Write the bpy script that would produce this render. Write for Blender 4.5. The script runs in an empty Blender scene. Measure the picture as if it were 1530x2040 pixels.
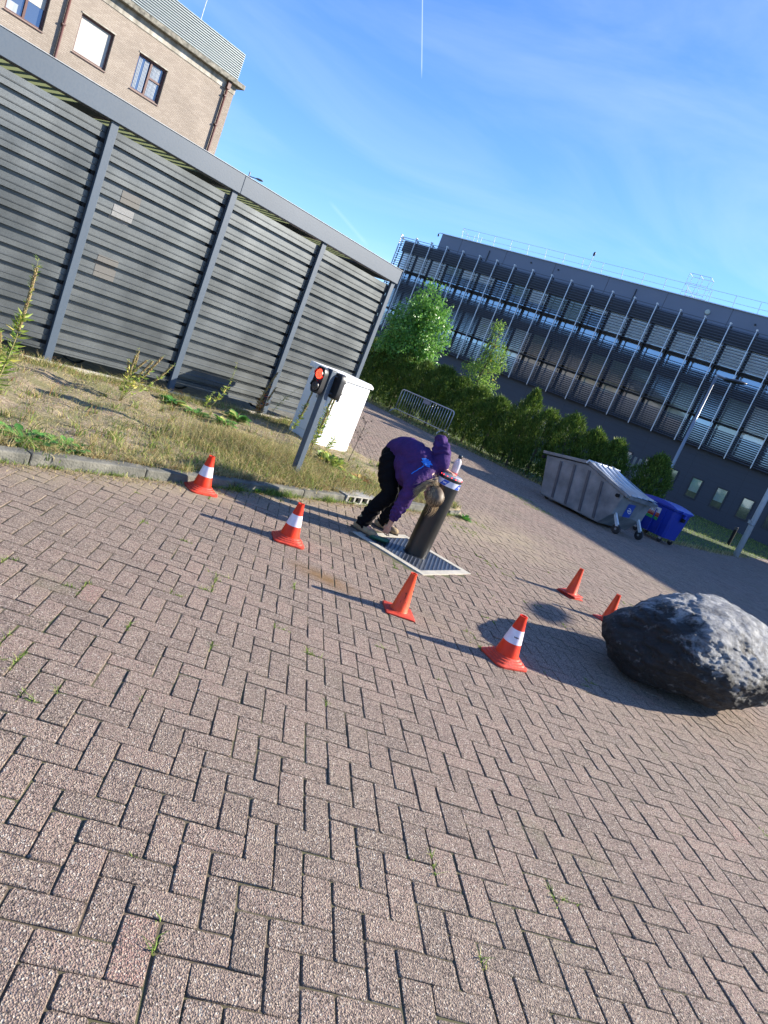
import bpy, bmesh, math, random
import numpy as np
from mathutils import Vector, Matrix, Euler
R = math.radians
rng = np.random.default_rng(7); random.seed(7)
sc = bpy.context.scene
COL = sc.collection

# ------------------------------------------------------------ camera
EYE = 1.68; FPX = 1380.0; PITCH = math.atan(277 / FPX); ROLL = R(22.2)
cd = bpy.data.cameras.new('camera'); cam = bpy.data.objects.new('camera', cd); COL.objects.link(cam)
r0 = Vector((1, 0, 0)); d0 = Vector((0, math.cos(PITCH), -math.sin(PITCH))); u0 = Vector((0, math.sin(PITCH), math.cos(PITCH)))
cr, sr = math.cos(ROLL), math.sin(ROLL)
xa = r0 * cr + u0 * sr; ya = u0 * cr - r0 * sr; za = -d0
m = Matrix((xa, ya, za)).transposed().to_4x4(); m.translation = Vector((0, 0, EYE)); cam.matrix_world = m
cd.sensor_fit = 'VERTICAL'; cd.sensor_height = 24; cd.lens = 24 * FPX / 2040
cd.clip_start = 0.05; cd.clip_end = 3000
sc.camera = cam

# ------------------------------------------------------------ light
SUN_AZ, SUN_EL = R(73), R(25.5)
w = bpy.data.worlds.new('World'); sc.world = w; w.use_nodes = True
nt = w.node_tree; N = nt.nodes; LK = nt.links; N.clear()
out = N.new('ShaderNodeOutputWorld'); bg = N.new('ShaderNodeBackground'); sky = N.new('ShaderNodeTexSky')
sky.sky_type = 'NISHITA'; sky.sun_disc = False; sky.sun_elevation = SUN_EL; sky.sun_rotation = SUN_AZ
sky.air_density = 1.0; sky.dust_density = 0.15; sky.ozone_density = 3.0
bg.inputs[1].default_value = 0.092
hs = N.new('ShaderNodeHueSaturation'); hs.inputs['Saturation'].default_value = 1.08; hs.inputs['Value'].default_value = 1.0
tn = N.new('ShaderNodeMix'); tn.data_type = 'RGBA'; tn.blend_type = 'MULTIPLY'; tn.inputs['Factor'].default_value = 1; tn.inputs['B'].default_value = (.80, .97, 1.30, 1)
LK.new(sky.outputs[0], hs.inputs['Color']); LK.new(hs.outputs[0], tn.inputs['A'])
tc = N.new('ShaderNodeTexCoord')
# thin cirrus: noise over a stretched, rotated sky direction
mp = N.new('ShaderNodeMapping'); mp.inputs['Rotation'].default_value = (0.25, 0.35, 0.3); mp.inputs['Scale'].default_value = (1.1, 1.9, 4.5)
LK.new(tc.outputs['Generated'], mp.inputs[0])
nz = N.new('ShaderNodeTexNoise'); nz.inputs['Scale'].default_value = 1.6; nz.inputs['Detail'].default_value = 8; nz.inputs['Roughness'].default_value = 0.55
nz.inputs['Distortion'].default_value = 0.6
LK.new(mp.outputs[0], nz.inputs['Vector'])
rp = N.new('ShaderNodeValToRGB'); rp.color_ramp.elements[0].position = 0.46; rp.color_ramp.elements[1].position = 0.85
rp.color_ramp.elements[1].color = (0.30, 0.30, 0.30, 1)
LK.new(nz.outputs[0], rp.inputs[0])
mx = N.new('ShaderNodeMix'); mx.data_type = 'RGBA'; mx.inputs['B'].default_value = (5.2, 5.8, 7.4, 1)
LK.new(rp.outputs[0], mx.inputs['Factor']); LK.new(tn.outputs['Result'], mx.inputs['A'])
def sky_dir(px, py):
    v = d0 * FPX + xa * (px - 765) + ya * -(py - 1020); return v.normalized()
prev = mx.outputs['Result']
for (p1, p2, wid, amt) in (((842, -30), (840, 158), .0009, .34), ((655, 400), (735, 492), .0035, .06)):      # condensation trails, fixed in the sky
    a_, b_ = sky_dir(*p1), sky_dir(*p2); nn = a_.cross(b_).normalized(); mid_ = (a_ + b_).normalized(); ca = mid_.dot(a_)
    dn = N.new('ShaderNodeVectorMath'); dn.operation = 'DOT_PRODUCT'; dn.inputs[1].default_value = nn; LK.new(tc.outputs['Generated'], dn.inputs[0])
    ab = N.new('ShaderNodeMath'); ab.operation = 'ABSOLUTE'; LK.new(dn.outputs['Value'], ab.inputs[0])
    m1 = N.new('ShaderNodeMapRange'); m1.inputs['From Min'].default_value = wid; m1.inputs['From Max'].default_value = 0; LK.new(ab.outputs[0], m1.inputs[0])
    dm = N.new('ShaderNodeVectorMath'); dm.operation = 'DOT_PRODUCT'; dm.inputs[1].default_value = mid_; LK.new(tc.outputs['Generated'], dm.inputs[0])
    m2 = N.new('ShaderNodeMapRange'); m2.inputs['From Min'].default_value = ca; m2.inputs['From Max'].default_value = ca + (1 - ca) * .5; LK.new(dm.outputs['Value'], m2.inputs[0])
    mu = N.new('ShaderNodeMath'); mu.operation = 'MULTIPLY'; LK.new(m1.outputs[0], mu.inputs[0]); LK.new(m2.outputs[0], mu.inputs[1])
    mu2 = N.new('ShaderNodeMath'); mu2.operation = 'MULTIPLY'; mu2.inputs[1].default_value = amt; LK.new(mu.outputs[0], mu2.inputs[0])
    mc = N.new('ShaderNodeMix'); mc.data_type = 'RGBA'; mc.inputs['B'].default_value = (7.5, 8.2, 9.5, 1); LK.new(mu2.outputs[0], mc.inputs['Factor']); LK.new(prev, mc.inputs['A']); prev = mc.outputs['Result']
LK.new(prev, bg.inputs[0]); LK.new(bg.outputs[0], out.inputs[0])
sd = bpy.data.lights.new('sun', 'SUN'); sd.energy = 5.0; sd.angle = R(0.55); sd.color = (1.0, 0.92, 0.79)
so = bpy.data.objects.new('sun', sd); COL.objects.link(so)
sdir = Vector((math.sin(SUN_AZ) * math.cos(SUN_EL), math.cos(SUN_AZ) * math.cos(SUN_EL), math.sin(SUN_EL)))
so.rotation_euler = sdir.to_track_quat('Z', 'Y').to_euler()
sc.view_settings.view_transform = 'Standard'; sc.view_settings.look = 'None'; sc.view_settings.exposure = 1.32; sc.view_settings.gamma = 1
sc.cycles.max_bounces = 5; sc.cycles.transparent_max_bounces = 12

# ------------------------------------------------------------ helpers
def V(*a): return np.array(a, float)
class Frame:
    """s runs along compass direction az, t to the right of it, z up"""
    def __init__(self, az, o=(0, 0, 0)):
        a = R(az); self.u = V(math.sin(a), math.cos(a), 0); self.n = V(math.cos(a), -math.sin(a), 0); self.o = V(*o)
    def __call__(self, s, t, z=0): return self.o + self.u * s + self.n * t + V(0, 0, z)
    def inv(self, p):
        q = V(*p) - self.o if len(p) == 3 else V(p[0], p[1], 0) - self.o
        return q @ self.u, q @ self.n
ID = Frame(0); ID.u = V(1, 0, 0); ID.n = V(0, 1, 0)      # plain x, y, z
CF = Frame(34.5)      # carport, kerb, cabinet
FF = Frame(123.1)     # office facade
def empty(name, loc=(0, 0, 0), label=None, cat=None, group=None):
    o = bpy.data.objects.new(name, None); COL.objects.link(o); o.location = loc; tag(o, label, cat, group); return o
def tag(o, label=None, cat=None, group=None, kind=None):
    for k, v in (('label', label), ('category', cat), ('group', group), ('kind', kind)):
        if v: o[k] = v
    return o
def worldloc(o):
    l = Vector((0, 0, 0))
    while o: l = l + o.location; o = o.parent
    return V(*l)
class MB:
    def __init__(self): self.v = []; self.f = []; self.att = []
    def add(self, vs, fs):
        b = len(self.v); self.v += [tuple(x) for x in vs]; self.f += [tuple(i + b for i in f) for f in fs]; return self
    def box(self, fr, s0, s1, t0, t1, z0, z1):
        p = [fr(s, t, z) for z in (z0, z1) for s, t in ((s0, t0), (s1, t0), (s1, t1), (s0, t1))]
        return self.add(p, [(3, 2, 1, 0), (4, 5, 6, 7), (0, 1, 5, 4), (1, 2, 6, 5), (2, 3, 7, 6), (3, 0, 4, 7)])
    def prism(self, fr, poly, t0, t1):     # poly of (s, z), extruded in t
        n = len(poly); a = [fr(s, t0, z) for s, z in poly] + [fr(s, t1, z) for s, z in poly]
        return self.add(a, [tuple(range(n)), tuple(range(2 * n - 1, n - 1, -1))] + [(i, i + n, (i + 1) % n + n, (i + 1) % n) for i in range(n)])
    def tube(self, pts, rad, n=8, caps=True):
        pts = [V(*p) for p in pts]; m_ = len(pts)
        if not hasattr(rad, '__len__'): rad = [rad] * m_
        vs = []; ref = None
        for i, p in enumerate(pts):
            d = pts[min(i + 1, m_ - 1)] - pts[max(i - 1, 0)]; d = d / (np.linalg.norm(d) + 1e-9)
            if ref is None: ref = V(0, 0, 1) if abs(d[2]) < .9 else V(1, 0, 0)
            a = np.cross(d, ref); a /= np.linalg.norm(a) + 1e-9; b = np.cross(a, d); ref = b
            for k in range(n):
                t = 2 * math.pi * k / n; vs.append(p + (a * math.cos(t) + b * math.sin(t)) * rad[i])
        fs = [(i * n + k, i * n + (k + 1) % n, (i + 1) * n + (k + 1) % n, (i + 1) * n + k) for i in range(m_ - 1) for k in range(n)]
        if caps: fs += [tuple(range(n - 1, -1, -1)), tuple(range((m_ - 1) * n, m_ * n))]
        return self.add(vs, fs)
    def lathe(self, prof, c=(0, 0, 0), n=32, axis=None, a0=0.0, square=None):   # prof of (r, z)
        c = V(*c); vs = []
        if axis is None: X, Y, Z = V(1, 0, 0), V(0, 1, 0), V(0, 0, 1)
        else:
            Z = V(*axis); Z /= np.linalg.norm(Z); X = np.cross(Z, V(0, 0, 1) if abs(Z[2]) < .9 else V(1, 0, 0)); X /= np.linalg.norm(X); Y = np.cross(Z, X)
        for r, z in prof:
            for k in range(n):
                t = 2 * math.pi * k / n + a0; vs.append(c + (X * math.cos(t) + Y * math.sin(t)) * r + Z * z)
        m_ = len(prof); fs = [(i * n + k, i * n + (k + 1) % n, (i + 1) * n + (k + 1) % n, (i + 1) * n + k) for i in range(m_ - 1) for k in range(n)]
        fs += [tuple(range(n - 1, -1, -1)), tuple(range((m_ - 1) * n, m_ * n))]
        return self.add(vs, fs)
    def ball(self, c, rad, axes=None, seg=20, rings=12):
        rad = rad if hasattr(rad, '__len__') else (rad,) * 3
        A = axes or (V(1, 0, 0), V(0, 1, 0), V(0, 0, 1)); c = V(*c); vs = []
        for i in range(rings + 1):
            th = math.pi * i / rings
            for k in range(seg):
                ph = 2 * math.pi * k / seg
                l = (math.sin(th) * math.cos(ph) * rad[0], math.sin(th) * math.sin(ph) * rad[1], math.cos(th) * rad[2])
                vs.append(c + A[0] * l[0] + A[1] * l[1] + A[2] * l[2])
        fs = [(i * seg + k, (i + 1) * seg + k, (i + 1) * seg + (k + 1) % seg, i * seg + (k + 1) % seg) for i in range(rings) for k in range(seg)]
        return self.add(vs, fs)
    def build(self, name, mat, parent=None, smooth=False, bevel=0, weld=False, angle=None):
        me = bpy.data.meshes.new(name); off = worldloc(parent) if parent else V(0, 0, 0)
        me.from_pydata([tuple(V(*v) - off) for v in self.v], [], self.f)
        if weld or bevel:
            b = bmesh.new(); b.from_mesh(me); bmesh.ops.remove_doubles(b, verts=b.verts, dist=1e-5)
            bmesh.ops.recalc_face_normals(b, faces=b.faces)
            if bevel:
                es = [e for e in b.edges if len(e.link_faces) == 2 and e.calc_face_angle(0) > R(35)]
                bmesh.ops.bevel(b, geom=es, offset=bevel, segments=2, affect='EDGES', profile=.6, clamp_overlap=True)
            b.to_mesh(me); b.free()
        me.update()
        if smooth: me.polygons.foreach_set('use_smooth', [True] * len(me.polygons))
        if angle:
            me.polygons.foreach_set('use_smooth', [True] * len(me.polygons)); me.set_sharp_from_angle(angle=R(angle))
        o = bpy.data.objects.new(name, me); COL.objects.link(o)
        for mm in (mat if isinstance(mat, (list, tuple)) else [mat]): me.materials.append(mm)
        if parent: o.parent = parent
        return o
def npmesh(name, verts, faces, mat, parent=None, attr=None, smooth=False, attrname='v'):
    """verts (n,3); faces (m,k) all the same k; attr per face"""
    me = bpy.data.meshes.new(name); off = worldloc(parent) if parent else V(0, 0, 0)
    verts = np.asarray(verts, np.float32) - off.astype(np.float32); faces = np.asarray(faces, np.int32); k = faces.shape[1]; m_ = len(faces)
    me.vertices.add(len(verts)); me.vertices.foreach_set('co', verts.ravel())
    me.loops.add(m_ * k); me.loops.foreach_set('vertex_index', faces.ravel())
    me.polygons.add(m_); me.polygons.foreach_set('loop_start', np.arange(0, m_ * k, k, dtype=np.int32))
    me.polygons.foreach_set('use_smooth', np.full(m_, smooth)); me.update(calc_edges=True)
    if attr is not None:
        a = me.attributes.new(attrname, 'FLOAT', 'FACE'); a.data.foreach_set('value', np.asarray(attr, np.float32))
    me.materials.append(mat)
    o = bpy.data.objects.new(name, me); COL.objects.link(o)
    if parent: o.parent = parent
    return o
def copy_tree(o, parent=None):
    c = o.copy(); COL.objects.link(c); c.parent = parent
    for ch in [x for x in COL.objects if x.parent == o]: copy_tree(ch, c)
    return c
def aim(o): pass

# materials ------------------------------------------------------------
def newmat(name):
    m_ = bpy.data.materials.new(name); m_.use_nodes = True; return m_, m_.node_tree.nodes, m_.node_tree.links, m_.node_tree.nodes['Principled BSDF']
def mat(name, col, rough=.6, metal=0, var=.15, scale=8, col2=None, bump=0, bscale=40, emit=None, es=0, coords='Object', stretch=(1, 1, 1), spec=.5, detail=6, tr=0):
    m_, n, l, b = newmat(name)
    b.inputs['Roughness'].default_value = rough; b.inputs['Metallic'].default_value = metal; b.inputs['Specular IOR Level'].default_value = spec
    t = n.new('ShaderNodeTexCoord'); mp_ = n.new('ShaderNodeMapping'); mp_.inputs['Scale'].default_value = stretch; l.new(t.outputs[coords], mp_.inputs[0])
    z = n.new('ShaderNodeTexNoise'); z.inputs['Scale'].default_value = scale; z.inputs['Detail'].default_value = detail; l.new(mp_.outputs[0], z.inputs['Vector'])
    r = n.new('ShaderNodeValToRGB'); r.color_ramp.elements[0].position = .3; r.color_ramp.elements[1].position = .7
    c2 = col2 or tuple(min(1, c * (1 + var)) for c in col); c1 = col if col2 else tuple(c * (1 - var) for c in col)
    r.color_ramp.elements[0].color = (*c1, 1); r.color_ramp.elements[1].color = (*c2, 1); l.new(z.outputs[0], r.inputs[0]); l.new(r.outputs[0], b.inputs['Base Color'])
    if bump:
        z2 = n.new('ShaderNodeTexNoise'); z2.inputs['Scale'].default_value = bscale; z2.inputs['Detail'].default_value = 8; l.new(mp_.outputs[0], z2.inputs['Vector'])
        bp = n.new('ShaderNodeBump'); bp.inputs['Strength'].default_value = bump; bp.inputs['Distance'].default_value = .02; l.new(z2.outputs[0], bp.inputs['Height']); l.new(bp.outputs[0], b.inputs['Normal'])
        rr = n.new('ShaderNodeMapRange'); rr.inputs['To Min'].default_value = max(0, rough - .12); rr.inputs['To Max'].default_value = min(1, rough + .12); l.new(z2.outputs[0], rr.inputs[0]); l.new(rr.outputs[0], b.inputs['Roughness'])
    if emit: b.inputs['Emission Color'].default_value = (*emit, 1); b.inputs['Emission Strength'].default_value = es
    return m_
def leafmat(name, c1, c2, c3=None, trans=.35, rough=.45, spec=.4):
    m_, n, l, b = newmat(name); a = n.new('ShaderNodeAttribute'); a.attribute_name = 'v'
    r = n.new('ShaderNodeValToRGB'); e = r.color_ramp.elements; e[0].color = (*c1, 1); e[1].color = (*c2, 1); e[1].position = .85
    if c3: x = e.new(.95); x.color = (*c3, 1)
    l.new(a.outputs['Fac'], r.inputs[0]); l.new(r.outputs[0], b.inputs['Base Color']); b.inputs['Roughness'].default_value = rough; b.inputs['Specular IOR Level'].default_value = spec
    tr_ = n.new('ShaderNodeBsdfTranslucent'); l.new(r.outputs[0], tr_.inputs[0]); ms = n.new('ShaderNodeMixShader'); ms.inputs[0].default_value = trans
    l.new(b.outputs[0], ms.inputs[1]); l.new(tr_.outputs[0], ms.inputs[2]); l.new(ms.outputs[0], n['Material Output'].inputs[0]); return m_

# ------------------------------------------------------------ ground
def pxproj(P):
    q = P - np.array([0, 0, EYE]); z = q @ np.array(d0); A = q @ np.array(r0) / z * FPX; B = q @ np.array(u0) / z * FPX
    return 765 + A * cr + B * sr, 1020 + A * sr - B * cr, z
m_ground = mat('dry_soil', (.10, .095, .05), .95, scale=.6, col2=(.19, .16, .09), bump=.4, bscale=6)
g_ = MB(); g_.add([(-900, -500, -.035), (900, -500, -.035), (900, 1500, -.035), (-900, 1500, -.035)], [(0, 1, 2, 3)])
tag(g_.build('ground', m_ground), kind='structure')
# joint sand beneath the bricks
def joint_material():
    m_, n, l, b = newmat('joint_sand'); t = n.new('ShaderNodeTexCoord')
    z = n.new('ShaderNodeTexNoise'); z.inputs['Scale'].default_value = 1.3; z.inputs['Detail'].default_value = 6; l.new(t.outputs['Object'], z.inputs['Vector'])
    r = n.new('ShaderNodeValToRGB'); e = r.color_ramp.elements; e[0].position = .42; e[0].color = (.10, .078, .052, 1); e[1].position = .66; e[1].color = (.085, .09, .032, 1)
    l.new(z.outputs[0], r.inputs[0]); l.new(r.outputs[0], b.inputs['Base Color']); b.inputs['Roughness'].default_value = 1
    return m_
j_ = MB(); j_.add([(-14, -3, -.0050), (40, -3, -.0050), (40, 60, -.0050), (-14, 60, -.0050)], [(0, 1, 2, 3)])
tag(j_.build('paving_bed', joint_material()), kind='structure')

LAWN = np.array([(-2.6, 28.2), (-.9, 25.9), (.4, 24.3), (1.7, 23.9), (4.1, 21.7), (6.2, 20.4), (7.6, 19.6), (9.3, 21.6), (10.6, 23.0), (13.6, 27.0), (16.5, 31.0), (24, 42), (40, 40), (40, 60), (-30, 90), (-16, 60), (-7, 38)])
def inside(px, py, poly):
    c = np.zeros(len(px), bool); j = len(poly) - 1
    for i in range(len(poly)):
        xi, yi = poly[i]; xj, yj = poly[j]
        cnd = ((yi > py) != (yj > py)) & (px < (xj - xi) * (py - yi) / (yj - yi + 1e-12) + xi); c ^= cnd; j = i
    return c
def brick_material():
    m_, n, l, b = newmat('paving_brick'); t = n.new('ShaderNodeTexCoord'); a = n.new('ShaderNodeAttribute'); a.attribute_name = 'v'
    def tex(kind, scale, **k):
        x = n.new(kind); x.inputs['Scale'].default_value = scale
        for q, v_ in k.items(): x.inputs[q].default_value = v_
        l.new(t.outputs['Object'], x.inputs['Vector']); return x
    def ramp(src, stops):
        r = n.new('ShaderNodeValToRGB'); e = r.color_ramp.elements
        while len(e) < len(stops): e.new(.5)
        for x, (p, c) in zip(e, stops): x.position = p; x.color = (*c, 1)
        l.new(src, r.inputs[0]); return r.outputs[0]
    def mix(f, A, B, mode='MIX'):
        x = n.new('ShaderNodeMix'); x.data_type = 'RGBA'; x.blend_type = mode
        for s_, i in ((f, 'Factor'), (A, 'A'), (B, 'B')):
            if hasattr(s_, 'links'): l.new(s_, x.inputs[i])
            elif isinstance(s_, tuple): x.inputs[i].default_value = (*s_, 1)
            else: x.inputs[i].default_value = s_
        return x.outputs['Result']
    def math_(op, A, B):
        x = n.new('ShaderNodeMath'); x.operation = op
        for i, s_ in enumerate((A, B)):
            if hasattr(s_, 'links'): l.new(s_, x.inputs[i])
            else: x.inputs[i].default_value = s_
        return x.outputs[0]
    a2 = n.new('ShaderNodeAttribute'); a2.attribute_name = 'edge'
    base = ramp(a.outputs['Fac'], [(0, (.255, .188, .155)), (.5, (.325, .235, .192)), (.93, (.375, .262, .213)), (1, (.41, .25, .205))])
    # weathered grime, large scale
    big = tex('ShaderNodeTexNoise', .55, Detail=5)
    base = mix(ramp(big.outputs[0], [(.35, (0, 0, 0)), (.7, (.55,) * 3)]), base, (.30, .245, .185))
    agg = tex('ShaderNodeTexVoronoi', 190); aggc = ramp(agg.outputs['Color'], [(0, (0, 0, 0)), (1, (1, 1, 1))])
    sep = n.new('ShaderNodeSeparateColor'); l.new(agg.outputs['Color'], sep.inputs[0])
    base = mix(ramp(sep.outputs[0], [(.66, (0, 0, 0)), (.74, (.75,) * 3)]), base, (.46, .37, .28))
    base = mix(ramp(sep.outputs[1], [(.93, (0, 0, 0)), (.95, (.9,) * 3)]), base, (.62, .55, .46))
    base = mix(ramp(sep.outputs[2], [(.72, (0, 0, 0)), (.80, (.85,) * 3)]), base, (.085, .065, .055))
    fine = tex('ShaderNodeTexNoise', 420, Detail=2)
    base = mix(.55, base, ramp(fine.outputs[0], [(.3, (.35,) * 3), (.7, (1, .97, .94))]), 'MULTIPLY')
    # drifted sand along the kerb and behind the bollard
    ps = n.new('ShaderNodeSeparateXYZ'); l.new(t.outputs['Object'], ps.inputs[0])
    def line_mask(px_, py_, ux, uy, hw, L0, L1):
        # 1 inside a soft band round a line through (px_,py_) with direction (ux,uy)
        dx = math_('SUBTRACT', ps.outputs[0], px_); dy = math_('SUBTRACT', ps.outputs[1], py_)
        al = math_('ADD', math_('MULTIPLY', dx, ux), math_('MULTIPLY', dy, uy)); ac = math_('ABSOLUTE', math_('ADD', math_('MULTIPLY', dx, uy), math_('MULTIPLY', dy, -ux)), 0)
        mid = (L0 + L1) / 2; hl = (L1 - L0) / 2
        e1 = math_('DIVIDE', ac, hw); e2 = math_('DIVIDE', math_('ABSOLUTE', math_('SUBTRACT', al, mid), 0), hl)
        d_ = math_('SQRT', math_('ADD', math_('MULTIPLY', e1, e1), math_('MULTIPLY', e2, e2)), 0)
        x = n.new('ShaderNodeMapRange'); x.inputs['From Min'].default_value = 1.15; x.inputs['From Max'].default_value = .25; l.new(d_, x.inputs[0]); return x.outputs[0]
    nm = tex('ShaderNodeTexNoise', 2.2, Detail=7, Roughness=.65); nmr = ramp(nm.outputs[0], [(.40, (0, 0, 0)), (.62, (1, 1, 1))])
    u = CF.u; p0 = CF(0, -4.85)
    sand = math_('MAXIMUM', line_mask(p0[0], p0[1], u[0], u[1], .5, 1, 8.5), line_mask(1.35, 9.6, .5, .86, 1.3, -1.6, 2.4))
    sand = math_('MULTIPLY', sand, math_('ADD', math_('MULTIPLY', nmr, .75), .25))
    base = mix(sand, base, (.36, .285, .19))
    rust = math_('MULTIPLY', line_mask(-.25, 5.10, .93, -.2, .16, -.30, .30), math_('ADD', math_('MULTIPLY', nmr, .55), .55))
    base = mix(rust, base, (.20, .11, .035))
    moss = tex('ShaderNodeTexNoise', 1.1, Detail=8, Roughness=.7); base = mix(ramp(moss.outputs[0], [(.58, (0, 0, 0)), (.72, (.35,) * 3)]), base, (.14, .15, .06))
    en = tex('ShaderNodeTexNoise', 95, Detail=5, Roughness=.7)
    em = n.new('ShaderNodeMapRange'); em.inputs['From Min'].default_value = .72; em.inputs['From Max'].default_value = 1.22; em.inputs['To Max'].default_value = .38; l.new(math_('ADD', a2.outputs['Fac'], math_('MULTIPLY', en.outputs[0], .62)), em.inputs[0])
    base = mix(em.outputs[0], base, (.10, .078, .052))
    l.new(base, b.inputs['Base Color']); b.inputs['Roughness'].default_value = .88; b.inputs['Specular IOR Level'].default_value = .3
    bp = n.new('ShaderNodeBump'); bp.inputs['Strength'].default_value = 1.0; bp.inputs['Distance'].default_value = .005
    h = math_('ADD', agg.outputs['Distance'], math_('MULTIPLY', fine.outputs[0], .6)); l.new(h, bp.inputs['Height']); l.new(bp.outputs[0], b.inputs['Normal'])
    return m_
M_BRICK = brick_material()
def make_paving():
    wq = .105; o = V(-.3717, 1.7398, 0); pa = R(79.3); P_ = V(math.sin(pa), math.cos(pa), 0); Q_ = V(-P_[1], P_[0], 0)
    if Q_[1] < 0: Q_ = -Q_
    I, J = np.meshgrid(np.arange(-200, 460), np.arange(-110, 460), indexing='ij'); I = I.ravel(); J = J.ravel(); k = (I + J) % 4
    vI, vJ = I[k == 0], J[k == 0]; hI, hJ = I[k == 1], J[k == 1]
    # centres and half sizes
    cx = np.concatenate([(vI + .5) * wq, (hI + 1.) * wq]); cy = np.concatenate([(vJ - 1.) * wq, (hJ - .5) * wq])
    hx = np.concatenate([np.full(len(vI), wq / 2), np.full(len(hI), wq)]); hy = np.concatenate([np.full(len(vI), wq), np.full(len(hI), wq / 2)])
    W_ = o[None] + cx[:, None] * P_ + cy[:, None] * Q_
    d_ = np.hypot(W_[:, 0], W_[:, 1])
    X, Y, Z = pxproj(W_); keep = ((Z > .4) & (X > -330) & (X < 2150) & (Y < 3200) & (Y > 600) & (W_[:, 1] < 42)) | ((np.abs(W_[:, 0] - .8) < 4.6) & (W_[:, 1] > -1.2) & (W_[:, 1] < 5))
    keep &= ~inside(W_[:, 0], W_[:, 1], LAWN)
    s_ = W_ @ CF.u; t_ = W_ @ CF.n
    keep &= ~((s_ < 9.25) & (t_ < -4.98))                      # verge
    keep &= ~((s_ < 10.6) & (t_ < -8.7))                       # carport floor
    keep &= ~((np.abs(s_ - PLS) < .475 + .03) & (np.abs(t_ - PLT) < .475 + .03))     # bollard plate
    W_, hx, hy, cx, cy, d_ = W_[keep], hx[keep], hy[keep], cx[keep], cy[keep], d_[keep]; n_ = len(W_)
    print('bricks', n_)
    jx = rng.uniform(.0012, .0030, n_); jy = rng.uniform(.0008, .0022, n_)
    # 8-gon top with chamfer rings
    cc_ = .0065; ch = .0035; rings = []
    for inset, zz in ((.016, .0004), (ch, 0.0), (ch * .35, -.0022), (0, -.007), (0, -.03)):
        ax = hx - jx - inset; ay = hy - jy - inset; c_ = cc_ * (.6 if inset > .01 else 1)
        px_ = np.stack([ax - c_, ax, ax, ax - c_, -ax + c_, -ax, -ax, -ax + c_], 1); py_ = np.stack([-ay, -ay + c_, ay - c_, ay, ay, ay - c_, -ay + c_, -ay], 1)
        rings.append((px_, py_, zz))
    tx = rng.normal(0, .013, n_); ty = rng.normal(0, .013, n_); dz = rng.normal(0, .0011, n_)
    rot = rng.normal(0, .008, n_); ox = rng.normal(0, .0010, n_); oy = rng.normal(0, .0010, n_)
    verts = np.zeros((n_, 40, 3))
    und = .006 * np.sin(W_[:, 0] * 1.3) * np.cos(W_[:, 1] * .9)
    for r_, (px_, py_, zz) in enumerate(rings):
        if r_: px_ = px_ + rng.normal(0, .0009, px_.shape); py_ = py_ + rng.normal(0, .0009, py_.shape)
        qx = px_ * np.cos(rot)[:, None] - py_ * np.sin(rot)[:, None] + ox[:, None]; qy = px_ * np.sin(rot)[:, None] + py_ * np.cos(rot)[:, None] + oy[:, None]
        z_ = zz + px_ * tx[:, None] + py_ * ty[:, None] + dz[:, None] if r_ < 4 else np.full_like(px_, zz)
        verts[:, r_ * 8:(r_ + 1) * 8] = W_[:, None] + qx[..., None] * P_ + qy[..., None] * Q_ + z_[..., None] * V(0, 0, 1)
    quad = [(r_ * 8 + k, (r_ + 1) * 8 + k, (r_ + 1) * 8 + (k + 1) % 8, r_ * 8 + (k + 1) % 8) for r_ in range(4) for k in range(8)]
    # top octagon as three quads
    quad += [(0, 1, 2, 3), (0, 3, 4, 7), (4, 5, 6, 7)]
    # orientation: reverse if handedness is flipped
    quad = np.array(quad)
    if np.cross(P_, Q_)[2] < 0: quad = quad[:, ::-1]
    F_ = (quad[None] + (np.arange(n_) * 40)[:, None, None]).reshape(-1, 4)
    v_ = rng.random(n_) ** 1.0 * .92; odd = rng.random(n_) < .006; v_[odd] = 1
    o_ = npmesh('brick_paving', verts.reshape(-1, 3), F_, M_BRICK, attr=np.repeat(v_, len(quad)))
    ea = o_.data.attributes.new('edge', 'FLOAT', 'POINT'); ea.data.foreach_set('value', np.tile(np.repeat(np.array([0, .62, .85, 1, 1], np.float32), 8), n_))
    tag(o_, kind='structure'); return W_, hx, hy, P_, Q_
# bollard position and its square plate (carport frame)
BOL = V(.462, 6.965, 0); PLS, PLT = 5.96, -3.57
W_, hx_, hy_, PP_, QQ_ = make_paving()

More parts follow.
